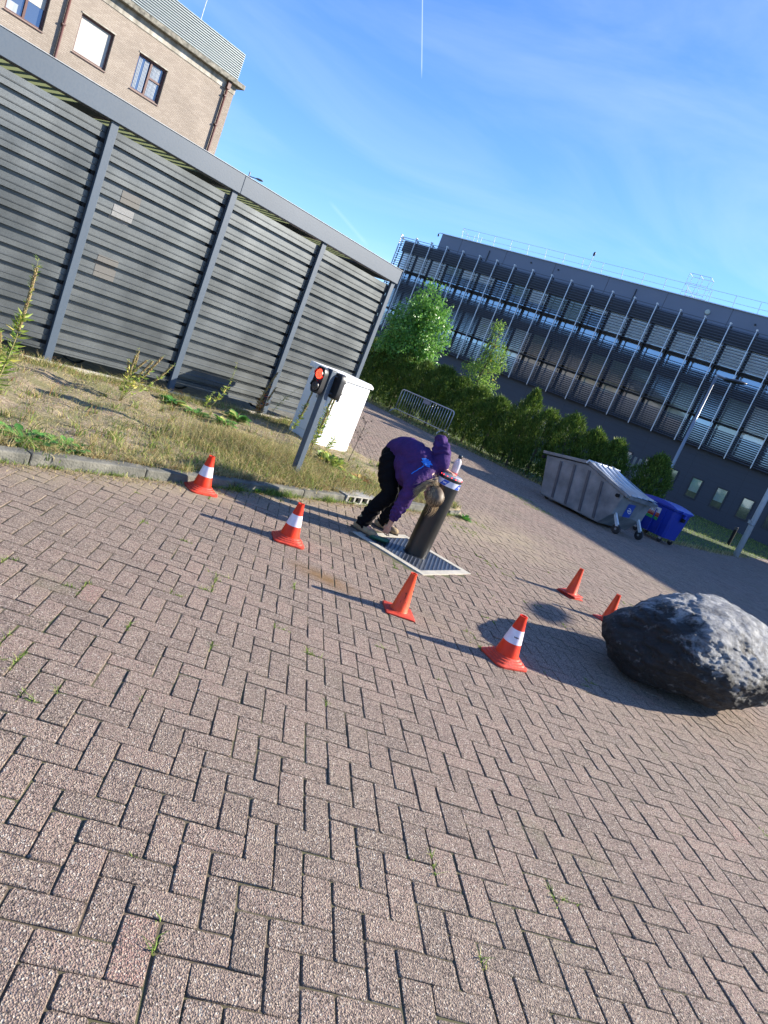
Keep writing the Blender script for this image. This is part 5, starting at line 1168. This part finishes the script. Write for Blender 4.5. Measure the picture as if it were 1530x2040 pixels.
weed('tall flowering weed at the edge of the picture with reddish lower leaves', 2.62, -5.92, [(.10, .03, 1.34), (-.1, 0, .9), (.0, -.08, .7)], n=190, lw=(.022, .036), ll=(.07, .13), r0_=.008)
weed('single thin weed leaning before the third panel, green all the way up', 6.60, -8.15, [(.16, .1, .82), (.0, .05, .3)], n=70, pods=False)
weed('red and yellow leaved weed before the post that ends in a dark bracket', 7.55, -8.15, [(.10, .05, .86), (.2, 0, .6), (-.05, .05, .5)], n=80, mat_=M_WEEDR)
weed('yellow green weed between the post bracket and the signal post', 7.75, -7.55, [(.18, 0, .80), (.10, .08, .55)], n=90)
weed('tall leafy weed immediately behind the red signal light', 7.35, -6.65, [(.10, .02, 1.02), (.2, -.05, 1.18), (.0, .06, .7)], n=130)
weed('curved weed with few leaves in front of the dark gap under the panels', 7.95, -8.3, [(.32, .15, .72)], n=40, pods=False)
weed('small yellowing weed at the foot of the white cabinet', 7.9, -6.9, [(.05, .02, .35), (.1, .05, .28)], n=50, pods=False)
def dead():
    b = vp(8.12, -6.55); root = empty('dead_thistle', b, 'bare black dried thistle standing in front of the white cabinet door', 'weed'); q = np.random.default_rng(4)
    main = [b, b + V(.02, 0, .25), b + V(.03, .02, .5), b + V(.05, .03, .72)]; mb = MB(); mb.tube(main, [.006, .005, .004, .002], 5)
    hd = MB()
    for k in range(16):
        u_ = q.uniform(.25, 1); p = V(*b) + (V(.05, .03, .72)) * u_; a = q.random() * 6.28; e = p + V(math.cos(a) * .12, math.sin(a) * .08, q.uniform(.04, .14)) * (1.1 - .5 * u_); mb.tube([p, (p + e) / 2 + V(0, 0, -.01), e], [.0028, .002, .0012], 4); hd.ball(e, q.uniform(.006, .012), seg=7, rings=5)
    mb.build('stem', M_DEAD, root); hd.build('seed_head', M_DEAD, root, smooth=True)
dead()
RG = 'leafy rosettes on the verge'
def rosette(label, s, t, n, L, seed, rad=.03, mat_=None, up=.45):
    q = np.random.default_rng(seed); b = vp(s, t) if t < -4.93 else CF(s, t, .0); L *= 1.3; root = empty('leafy_plant', b, label, 'plant', RG)
    a = q.random(n) * 6.28; e = q.uniform(.15, 1.1, n) * up * 2; D = unit(np.stack([np.cos(a), np.sin(a), e], 1)); C = b + np.stack([np.cos(a), np.sin(a), 0 * a], 1) * rad * q.random(n)[:, None]; Nn = unit(V(0, 0, 1) - D * D[:, 2:3] + q.normal(size=(n, 3)) * .15)
    S_ = unit(np.cross(D, Nn)); LL = q.uniform(.6, 1, n)[:, None] * L; W2 = LL * q.uniform(.13, .19, (n, 1))
    rows = [(0, .25), (.3, .8), (.6, 1), (.85, .7), (1, .05)]; vs = []
    for u_, w_ in rows: 
        c = C + D * LL * u_ - V(0, 0, 1) * LL * .35 * u_ * u_; wv = 1 + .15 * np.sin(u_ * 9 + a)[:, None]; vs += [c + S_ * W2 * w_ * wv + Nn * W2 * .35 * w_, c, c - S_ * W2 * w_ * wv + Nn * W2 * .35 * w_]
    v = np.stack(vs, 1).reshape(-1, 3); m_ = len(rows) * 3; base = np.arange(n)[:, None] * m_; fl = []
    for r_ in range(len(rows) - 1):
        for c in (0, 1): fl.append((3 * r_ + c, 3 * r_ + c + 1, 3 * r_ + c + 4, 3 * r_ + c + 3))
    f = (base[:, None] + np.array(fl)[None]).reshape(-1, 4); npmesh('leaves', v, f, mat_ or M_ROS, root, attr=np.repeat(q.random(n), len(fl)), smooth=True)
rosette('bright green rosette nearest the foot of the third shelter post', 5.86, -7.95, 34, .22, 1)
rosette('green rosette in the middle of the row running towards the signal post', 6.02, -7.60, 30, .19, 2)
rosette('low green rosette with upturned leaves at the near end of the row', 6.22, -7.25, 34, .19, 3, up=.6)
rosette('green clump by itself beside the edging strip, under the third panel', 6.85, -7.75, 46, .22, 4, up=.7)
rosette('large leafy dark green weed patch on the kerb at the edge of the picture', 2.72, -5.32, 60, .16, 5, rad=.16)
rosette('flatter green patch right next to the large one on the kerb', 2.98, -5.22, 44, .13, 6, rad=.12)
rosette('green and yellow bushy plant between the white cabinet and the kerb drain', 7.18, -6.10, 120, .22, 7, rad=.13, up=1.5, mat_=M_WEED)
rosette('low yellow green plant just behind the kerb drain', 7.05, -5.45, 70, .14, 8, rad=.10, mat_=M_WEED, up=1.1)
rosette('orange and red leaved plant beside the trouser leg of the person', 7.36, -5.62, 70, .15, 9, rad=.10, up=1.0, mat_=M_WEEDR)
rosette('small fresh green plant directly behind the knee of the person', 7.50, -5.12, 34, .13, 10, up=.9)
rosette('grassy tuft growing against the end of the kerb, right of the bollard', 9.0, -4.80, 40, .11, 11, up=1.0, rad=.05)
rosette('narrow tuft at the foot of the signal post', 5.95, -5.30, 26, .10, 12, up=.9, mat_=M_WEED)
rosette('pale tuft sprouting from the kerb joint beside the closest cone', 4.9, -4.93, 22, .08, 13, up=.9)

# ------------------------------------------------------------ person
def remesh(mb, name, voxel, smooth_it, mat_, parent, disp=None, fac=.5):
    """joins the overlapping shapes of mb into one continuous skin"""
    me = bpy.data.meshes.new('tmp'); me.from_pydata([tuple(v) for v in mb.v], [], mb.f); ob = bpy.data.objects.new('tmp', me); COL.objects.link(ob)
    b = bmesh.new(); b.from_mesh(me); bmesh.ops.remove_doubles(b, verts=b.verts, dist=1e-5); bmesh.ops.recalc_face_normals(b, faces=b.faces); b.to_mesh(me); b.free()
    r = ob.modifiers.new('r', 'REMESH'); r.mode = 'VOXEL'; r.voxel_size = voxel; s_ = ob.modifiers.new('s', 'SMOOTH'); s_.iterations = smooth_it; s_.factor = fac
    bpy.context.view_layer.update(); dg = bpy.context.evaluated_depsgraph_get(); m2 = bpy.data.meshes.new_from_object(ob.evaluated_get(dg)); COL.objects.unlink(ob); bpy.data.objects.remove(ob)
    n = len(m2.vertices); co = np.empty(n * 3); m2.vertices.foreach_get('co', co); co = co.reshape(-1, 3)
    if disp is not None:
        no = np.empty(n * 3); m2.vertices.foreach_get('normal', no); no = no.reshape(-1, 3); co = co + no * disp(co, no)[:, None]
    co -= worldloc(parent); m2.vertices.foreach_set('co', co.ravel()); m2.update(); m2.name = name; m2.materials.clear(); m2.materials.append(mat_); m2.polygons.foreach_set('use_smooth', [True] * len(m2.polygons))
    o = bpy.data.objects.new(name, m2); COL.objects.link(o); o.parent = parent; return o
def limb(mb, pts, rad, n=16, cap=True):
    """tapered limb along a smooth path, with round ends"""
    P = [V(*p) for p in pts]; Q = []; RR = []
    for i in range(len(P) - 1):
        p0 = P[max(i - 1, 0)]; p1 = P[i]; p2 = P[i + 1]; p3 = P[min(i + 2, len(P) - 1)]
        for k in range(6):
            t = k / 6; Q.append(.5 * ((2 * p1) + (-p0 + p2) * t + (2 * p0 - 5 * p1 + 4 * p2 - p3) * t * t + (-p0 + 3 * p1 - 3 * p2 + p3) * t ** 3)); RR.append(rad[i] * (1 - t) + rad[i + 1] * t)
    Q.append(P[-1]); RR.append(rad[-1]); mb.tube(Q, RR, n)
    if cap: mb.ball(Q[0], RR[0] * .99); mb.ball(Q[-1], RR[-1] * .99)
def axes_from(z, x):
    z = V(*z); z /= np.linalg.norm(z); x = V(*x); x = x - z * (x @ z); x /= np.linalg.norm(x); return x, np.cross(z, x), z
def person():
    root = empty('person', (-.05, 7.2, 0), 'person in purple sweater and black trousers, bending down with one elbow raised beside the bollard', 'person')
    m_skin = mat('skin', (.50, .27, .19), .5, var=.08, scale=18, spec=.4)
    m_sw = mat('purple_sweater', (.052, .022, .105), .9, var=.2, scale=9, bump=.5, bscale=28, spec=.2)
    m_tr = mat('black_trousers', (.0035, .0035, .0045), .85, var=.3, scale=8, bump=.2, bscale=60, spec=.12)
    m_bt = mat('tan_suede', (.22, .155, .085), .9, scale=14, col2=(.36, .265, .15), bump=.3, bscale=70); m_sole = mat('dark_sole', (.05, .04, .03), .8)
    hipR, hipL = V(-.115, 7.08, .79), V(-.055, 7.29, .80); knR, knL = V(-.02, 6.99, .47), V(.11, 7.34, .44); anR, anL = V(-.165, 6.965, .10), V(.03, 7.44, .10)
    tR, tL = V(.03, 6.875, .035), V(.20, 7.40, .035)
    shR, shL = V(.175, 6.76, .69), V(.325, 6.97, .915); elR, wrR, haR = V(.130, 6.78, .45), V(.105, 6.83, .235), V(.098, 6.86, .125)
    elL, wrL, haL = V(.262, 7.05, 1.165), V(.375, 6.92, .965), V(.425, 6.95, .925)
    neck = V(.285, 6.85, .785); hc = V(.385, 6.69, .675)
    T, F_ = hc - neck, V(-.45, .20, -.85); F_, S_, T = axes_from(T, F_)     # F_ face direction, T crown direction
    # --- body: head, neck, torso, arms, legs, one continuous skin
    b = MB()
    b.ball(hc + T * .012, (.086, .074, .108), axes=(F_, S_, T)); b.ball(hc - T * .045 + F_ * .035, (.055, .052, .062), axes=(F_, S_, T))   # cranium, jaw
    b.ball(hc + F_ * .088 - T * .02, (.016, .012, .026), axes=(F_, S_, T))                                        # nose
    b.ball(hc + F_ * .078 - T * .062, (.014, .024, .010), axes=(F_, S_, T)); b.ball(hc + F_ * .074 - T * .092, (.018, .022, .014), axes=(F_, S_, T))   # lips, chin
    for sg in (1, -1): b.ball(hc + S_ * .074 * sg - T * .012 - F_ * .012, (.020, .010, .032), axes=(F_, S_, T), seg=12, rings=8); b.ball(hc + F_ * .066 + S_ * .030 * sg + T * .004, (.018, .020, .012), axes=(F_, S_, T), seg=12, rings=8)
    limb(b, [neck - T * .03, neck + T * .02, hc - T * .05], [.055, .050, .052])
    limb(b, [V(-.10, 7.19, .80), V(-.01, 7.12, .86), V(.13, 6.99, .84), neck - T * .05], [.11, .11, .12, .085], 20)
    limb(b, [shR, elR, wrR], [.048, .040, .026]); limb(b, [shL, elL, wrL, haL], [.048, .040, .027, .022])
    limb(b, [hipR, knR, anR], [.075, .045, .030]); limb(b, [hipL, knL, anL], [.075, .045, .030]); limb(b, [anR, tR], [.030, .020]); limb(b, [anL, tL], [.030, .020])
    # right hand: palm and five separate fingers closed on the green pad
    pz = unit(haR - wrR); pa = unit(V(.75, -.45, -.15) - pz * (V(.75, -.45, -.15) @ pz)); pn = np.cross(pz, pa)
    limb(b, [wrR, haR - pz * .06], [.026, .026], 12); b.ball(haR - pz * .035, (.040, .017, .048), axes=(pa, pn, pz))
    for k, (o_, L_) in enumerate(((-.029, .060), (-.010, .070), (.010, .066), (.028, .052))):
        r_ = .0085 - .0006 * k; p0 = haR + pa * o_ - pz * .008; p1 = p0 + pz * L_ * .42 + pa * o_ * .25; p2 = p1 + pz * L_ * .30 + pn * .014 * -1; p3 = p2 + pz * L_ * .18 - pn * .022
        limb(b, [p0 - pz * .02, p0, p1, p2, p3], [r_ * 1.1, r_ * 1.08, r_, r_ * .92, r_ * .8], 10)
    p0 = haR - pa * .030 - pz * .045; limb(b, [p0, p0 - pa * .022 + pz * .018 - pn * .012, p0 - pa * .030 + pz * .050 - pn * .022], [.013, .011, .008], 10)
    # left hand flat on the bollard top
    qz = unit(V(.7, -.45, -.1)); qn = unit(V(.1, .0, 1) - qz * (V(.1, 0, 1) @ qz)); qa = np.cross(qn, qz)
    b.ball(haL + qz * .02, (.040, .045, .014), axes=(qa, qz, qn))
    for k, (o_, L_) in enumerate(((-.029, .055), (-.010, .066), (.010, .070), (.028, .060))):
        p0 = haL + qz * .05 + qa * o_; limb(b, [p0 - qz * .02, p0, p0 + qz * L_ * .5 + qn * .004, p0 + qz * L_ - qn * .006], [.009, .009, .0082, .007], 10)
    p0 = haL + qa * .035; limb(b, [p0, p0 + qa * .03 + qz * .02, p0 + qa * .042 + qz * .05], [.012, .010, .008], 10)
    body = remesh(b, 'body', .0055, 4, m_skin, root, fac=.35)
    for sg in (1, -1):
        e = hc + F_ * .079 + S_ * .030 * sg + T * .006; MB().ball(e, .010, seg=12, rings=8).build('eye', mat('eye_white', (.75, .72, .70), .25), body, smooth=True)
        MB().ball(e + F_ * .0065, .0052, seg=10, rings=6).build('iris', mat('iris', (.05, .08, .10), .2), body, smooth=True)
    MB().tube([hc + F_ * .091 - T * .062 + S_ * s_ for s_ in (-.02, 0, .02)], [.003, .005, .003], 8).build('lips', mat('lips', (.42, .13, .11), .45), body, smooth=True)
    # --- sweater
    b = MB()
    limb(b, [V(-.115, 7.185, .865), V(-.06, 7.14, .915), V(.03, 7.05, .93), V(.14, 6.97, .90), neck - T * .06], [.135, .150, .155, .155, .09], 24)
    b.ball(V(.04, 7.03, .83), (.15, .17, .15)); b.ball(V(.16, 6.93, .80), (.135, .155, .13)); limb(b, [shR + V(-.01, .03, .02), (shR + shL) / 2 + V(-.03, .03, .02), shL + V(-.03, .02, .0)], [.088, .115, .088])
    limb(b, [V(.10, 6.87, .76), shR + V(-.015, .02, -.02), elR, wrR + (elR - wrR) * .38], [.11, .090, .070, .052], 18)
    limb(b, [V(.25, 6.98, .89), shL, elL], [.105, .082, .066], 18); limb(b, [elL, (elL + wrL) / 2 + V(.02, 0, 0), wrL], [.066, .070, .058], 18); b.ball((shL + wrL) / 2 + V(.0, -.01, .03), (.085, .07, .10))
    limb(b, [neck - T * .05, neck + T * .02], [.082, .062], 18)
    # loose cloth hanging under the chest between the arm and the waist
    b.ball(V(.07, 6.98, .73), (.115, .12, .13)); b.ball(V(.17, 6.84, .60), (.06, .07, .13)); b.ball(V(.19, 6.84, .68), (.08, .08, .10))
    # cuff rib
    limb(b, [wrR + (elR - wrR) * .44, wrR + (elR - wrR) * .32], [.060, .052], 16)
    def folds(co, no):
        d = np.zeros(len(co)); ax = V(.62, -.22, -.28); ax /= np.linalg.norm(ax); u_ = co @ ax; y = co[:, 1]; z = co[:, 2]; x = co[:, 0]
        wv = np.sin(u_ * 62 + 5 * np.sin(y * 14) + 3 * np.sin(z * 17)) * .5 + np.sin(u_ * 31 + y * 23 + 2 * np.sin(z * 25)) * .7
        d += .0068 * wv * np.clip(np.abs(np.sin(y * 9 + z * 7)), .25, 1)
        arm = np.linalg.norm(co - elL, axis=1) < .20; d[arm] += .0085 * np.sin((co[arm] @ unit(elL - shL)) * 95 + 2.5 * np.sin(co[arm, 1] * 40))
        armr = np.linalg.norm(co - (elR * .6 + wrR * .4), axis=1) < .14; d[armr] += .0055 * np.sin(co[armr, 2] * 130 + 3 * np.sin(co[armr, 0] * 50))
        return d + .0018 * np.sin(x * 150 + 4 * np.sin(y * 60)) * np.sin(z * 130 + y * 90)
    sw = remesh(b, 'sweater', .010, 5, m_sw, root, disp=folds)
    # blue print on the upper back, laid on the cloth by shrinking it to the surface
    from mathutils.bvhtree import BVHTree
    me = sw.data; off = worldloc(root); bv = BVHTree.FromPolygons([tuple(V(*v.co) + off) for v in me.vertices], [tuple(p.vertices) for p in me.polygons])
    def decal(name, o_, du, dv, outline_rows, mat_):
        ray = Vector(unit(V(.05, 1, -.18))); vs = []; n = len(outline_rows[0])
        for row in outline_rows:
            for (u_, v_) in row:
                p = V(*o_) + V(*du) * u_ + V(*dv) * v_; h = bv.ray_cast(Vector(p) - ray * .6, ray); q = V(*h[0]) if h[0] else p; vs.append(q - V(*ray) * .0035)
        fs = [(i * n + k, i * n + k + 1, (i + 1) * n + k + 1, (i + 1) * n + k) for i in range(len(outline_rows) - 1) for k in range(n - 1)]
        o2 = MB().add(vs, fs).build(name, mat_, sw, smooth=True); return o2
    m_pb = mat('blue_print', (.012, .12, .50), .6, scale=60, col2=(.02, .22, .72))
    rows = [[(u_ * w_ * (1 + .22 * math.sin(r_ * 9)) + .15 * r_, r_ + .22 * math.sin(u_ * 7 + r_ * 3)) for u_ in np.linspace(-1, 1, 9)] for r_, w_ in ((-1, .35), (-.6, .85), (-.2, .9), (.2, 1.0), (.6, .75), (1, .45))]
    decal('blue_emblem', (.205, 6.8, .94), (.054, 0, -.012), (.0, 0, .032), rows, m_pb)
    decal('print_line', (.150, 6.8, .835), (.042, 0, .062), (-.003, 0, .004), [[(u_, -1 + .3 * math.sin(u_ * 9)) for u_ in np.linspace(-1, 1, 15)], [(u_, 1 + .3 * math.sin(u_ * 9)) for u_ in np.linspace(-1, 1, 15)]], m_pb)
    # --- trousers
    b = MB(); b.ball(V(-.125, 7.19, .83), (.135, .155, .12)); b.ball(V(-.145, 7.10, .78), (.105, .095, .13)); b.ball(V(-.09, 7.28, .78), (.10, .095, .13)); b.ball(V(-.16, 7.17, .86), (.09, .13, .075))
    limb(b, [hipR + V(-.02, 0, -.02), (hipR + knR) / 2 + V(-.03, 0, 0), knR, (knR + anR) / 2 + V(-.015, 0, 0), anR + V(.005, 0, -.005)], [.118, .108, .088, .078, .072], 20)
    limb(b, [hipL + V(0, 0, -.02), (hipL + knL) / 2, knL, (knL + anL) / 2 + V(-.01, 0, 0), anL + V(.005, 0, -.005)], [.112, .102, .084, .074, .068], 20)
    def tf(co, no):
        d = .004 * np.sin(co[:, 2] * 60 + 4 * np.sin(co[:, 0] * 20) + 3 * np.sin(co[:, 1] * 25)); lo = co[:, 2] < .30; d[lo] += .0065 * np.sin(co[lo, 2] * 120 + 3 * np.sin(co[lo, 0] * 40)); return d
    remesh(b, 'trousers', .010, 5, m_tr, root, disp=tf)
    # --- boots
    for an, to in ((anR, tR), (anL, tL)):
        d = to - an; d[2] = 0; L_ = np.linalg.norm(d); d /= L_; sd_ = V(-d[1], d[0], 0); b = MB(); heel = V(an[0], an[1], 0) - d * .035
        limb(b, [V(*an) + V(0, 0, .05), V(an[0], an[1], .06) - d * .01], [.055, .056], 16)
        b.ball(heel + V(0, 0, .05), (.058, .044, .045), axes=(d, sd_, V(0, 0, 1))); b.ball(heel + d * .09 + V(0, 0, .045), (.085, .046, .048), axes=(d, sd_, V(0, 0, 1))); b.ball(heel + d * .175 + V(0, 0, .042), (.068, .050, .040), axes=(d, sd_, V(0, 0, 1))); b.ball(heel + d * .06 + V(0, 0, .08), (.065, .045, .045), axes=(unit(d - V(0, 0, .45)), sd_, V(0, 0, 1)))
        bt = remesh(b, 'boot', .007, 4, m_bt, root)
        so_ = MB(); ol = []
        for k in range(28):
            a = 2 * math.pi * k / 28; c = math.cos(a); u_ = .07 + c * .165; wd = (.040 + .012 * (c > 0) * abs(c) ** .5) * math.sin(a); ol.append(heel + d * (u_ + .015) + sd_ * wd)
        vs = [p + V(0, 0, z) for z in (.002, .022) for p in ol]; n = 28; so_.add(vs, [tuple(range(n - 1, -1, -1)), tuple(range(n, 2 * n))] + [(i, (i + 1) % n, n + (i + 1) % n, n + i) for i in range(n)]); so_.build('sole', m_sole, bt)
        lc = MB()
        for k in range(5): c = heel + d * (.085 + .02 * k) + V(0, 0, .122 - .011 * k); lc.tube([c - sd_ * .022, c + V(0, 0, .006), c + sd_ * .022], .0025, 5)
        lc.build('lace', mat('pale_lace', (.45, .38, .28), .8), bt)
    # --- hair: cap, strands, loose pony tail
    q = np.random.default_rng(8); m_hair = mat('blond_hair', (.075, .048, .024), .6, scale=30, col2=(.16, .105, .055), spec=.6); m_hair2 = mat('light_blond_hair', (.30, .20, .10), .5, scale=30, col2=(.50, .36, .19), spec=.5)
    tie = hc - F_ * .080 - T * .062 + V(-.03, 0, 0); cap = MB(); cap.ball(hc - F_ * .012 + T * .018, (.093, .083, .110), axes=(F_, S_, T), seg=40, rings=26); cap.ball(tie + F_ * .015, (.035, .03, .035), axes=(F_, S_, T)); limb(cap, [tie, tie + V(-.015, 0, .05)], [.020, .016])
    # leave the face free
    hb = remesh(cap, 'hair', .006, 2, m_hair, root)
    bm_ = bmesh.new(); bm_.from_mesh(hb.data); kill = [v for v in bm_.verts if ((V(*v.co) + worldloc(root) - hc) @ F_ > .052 and (V(*v.co) + worldloc(root) - hc) @ T < .065) or ((V(*v.co) + worldloc(root) - hc) @ T < -.055 and (V(*v.co) + worldloc(root) - hc) @ F_ > -.03)]; bmesh.ops.delete(bm_, geom=kill, context='VERTS'); bm_.to_mesh(hb.data); bm_.free()
    def strands(n, mat_, f, rr, name, k=9, sides=4):
        mb = MB()
        for i in range(n): P = f(i); mb.tube(P, [rr * (1 - .75 * j / (len(P) - 1)) for j in range(len(P))], sides, caps=False)
        return mb.build(name, mat_, hb, smooth=True)
    hcc = hc - F_ * .012 + T * .018
    def combed(i):
        # from a point of the hairline back over the skull to the tie
        a = q.uniform(-1.15, 1.15) * 1.25; c0 = q.uniform(.0, .9); d0_ = unit(F_ * math.cos(a) * (.55 + .4 * q.random()) + S_ * math.sin(a) * 1.15 + T * q.uniform(-.25, .9)); dt = unit(tie - hcc); P = []
        for u_ in np.linspace(0, 1, 9):
            d = unit(d0_ * (1 - u_) + dt * u_ + T * .55 * math.sin(math.pi * u_) * (1 - abs(math.sin(a)) * .3)); r = 1 / math.sqrt(((d @ F_) / .0945) ** 2 + ((d @ S_) / .0845) ** 2 + ((d @ T) / .1115) ** 2); P.append(hcc + d * (r + .0005 + .0045 * q.random()))
        return P
    strands(300, m_hair, combed, .0030, 'strands'); strands(150, m_hair2, combed, .0026, 'strands')
    def tail(i):
        s0 = q.normal(size=3) * .012; e = tie + V(-.035, -.02, .020) + q.normal(size=3) * .014; e2 = tie + V(-.095, -.06, -.035) + q.normal(size=3) * V(.015, .012, .018); e3 = tie + V(-.150, -.09, -.125) + q.normal(size=3) * V(.018, .015, .025)
        return [tie + s0, tie + (e - tie) * .5 + s0 * 1.3, e, (e + e2) / 2 + V(-.01, 0, .005), e2, (e2 + e3) / 2 + V(-.012, 0, 0), e3]
    strands(170, m_hair2, tail, .0022, 'pony_tail'); strands(90, m_hair, tail, .0022, 'pony_tail')
    def loose(i):
        d = unit(F_ * .5 * q.random() + T * q.uniform(.3, 1) + S_ * q.uniform(-.8, .8)); p = hcc + V(d[0] * .092, d[1] * .085, d[2] * .10); g_ = V(q.normal() * .02, q.normal() * .01, -1) * q.uniform(.05, .12); return [p, p + d * .012 + g_ * .35, p + g_ * .7 + d * .006, p + g_ * 1.1 + V(-.012, 0, 0)]
    strands(55, m_hair2, loose, .0010, 'loose_strands', sides=3)
    def fly(i):
        e = tie + V(-.02, 0, .055) + q.normal(size=3) * .035; return [tie, (tie + e) / 2 + q.normal(size=3) * .02, e, e + q.normal(size=3) * .03]
    strands(40, m_hair2, fly, .0008, 'loose_strands', sides=3)
    MB().lathe([(.016, -.008), (.020, -.004), (.020, .004), (.016, .008)], tie, 16, axis=F_ * -1).build('hair_tie', mat('tan_tie', (.5, .36, .2), .6), hb, smooth=True)
    # --- green pad held on the plate
    c = V(.055, 6.865, .0); g = empty('scrubbing_pad', c, 'dark green oval scrubbing pad pressed flat on the floor plate under the hand', 'scrubbing pad'); A_ = axes_from((-.15, .15, 1), (.86, -.35, 0))
    b = MB(); ol = [(.12 * math.cos(a), .062 * math.sin(a) * (1 + .15 * math.cos(a))) for a in np.linspace(0, 2 * math.pi, 36, endpoint=False)]; n = 36; vs = []
    for k, zz in ((.93, .012), (1, .018), (1, .038), (.94, .046), (.6, .050), (.2, .052)): vs += [c + A_[0] * x * k + A_[1] * y * k + A_[2] * zz for x, y in ol]
    b.add(vs, [(i * n + k, i * n + (k + 1) % n, (i + 1) * n + (k + 1) % n, (i + 1) * n + k) for i in range(5) for k in range(n)] + [tuple(range(n - 1, -1, -1)), tuple(range(5 * n, 6 * n))]); b.build('body', mat('green_plastic', (.006, .075, .040), .4, var=.2, scale=20), g, angle=40)
    br = MB(); 
    for k in range(160): x, y = q.uniform(-.1, .1), q.uniform(-.05, .05); p = c + A_[0] * x + A_[1] * y + A_[2] * .013; br.tube([p, V(p[0], p[1], .002)], .0022, 4)
    br.build('bristles', mat('dark_bristle', (.01, .03, .02), .8), g)
person()
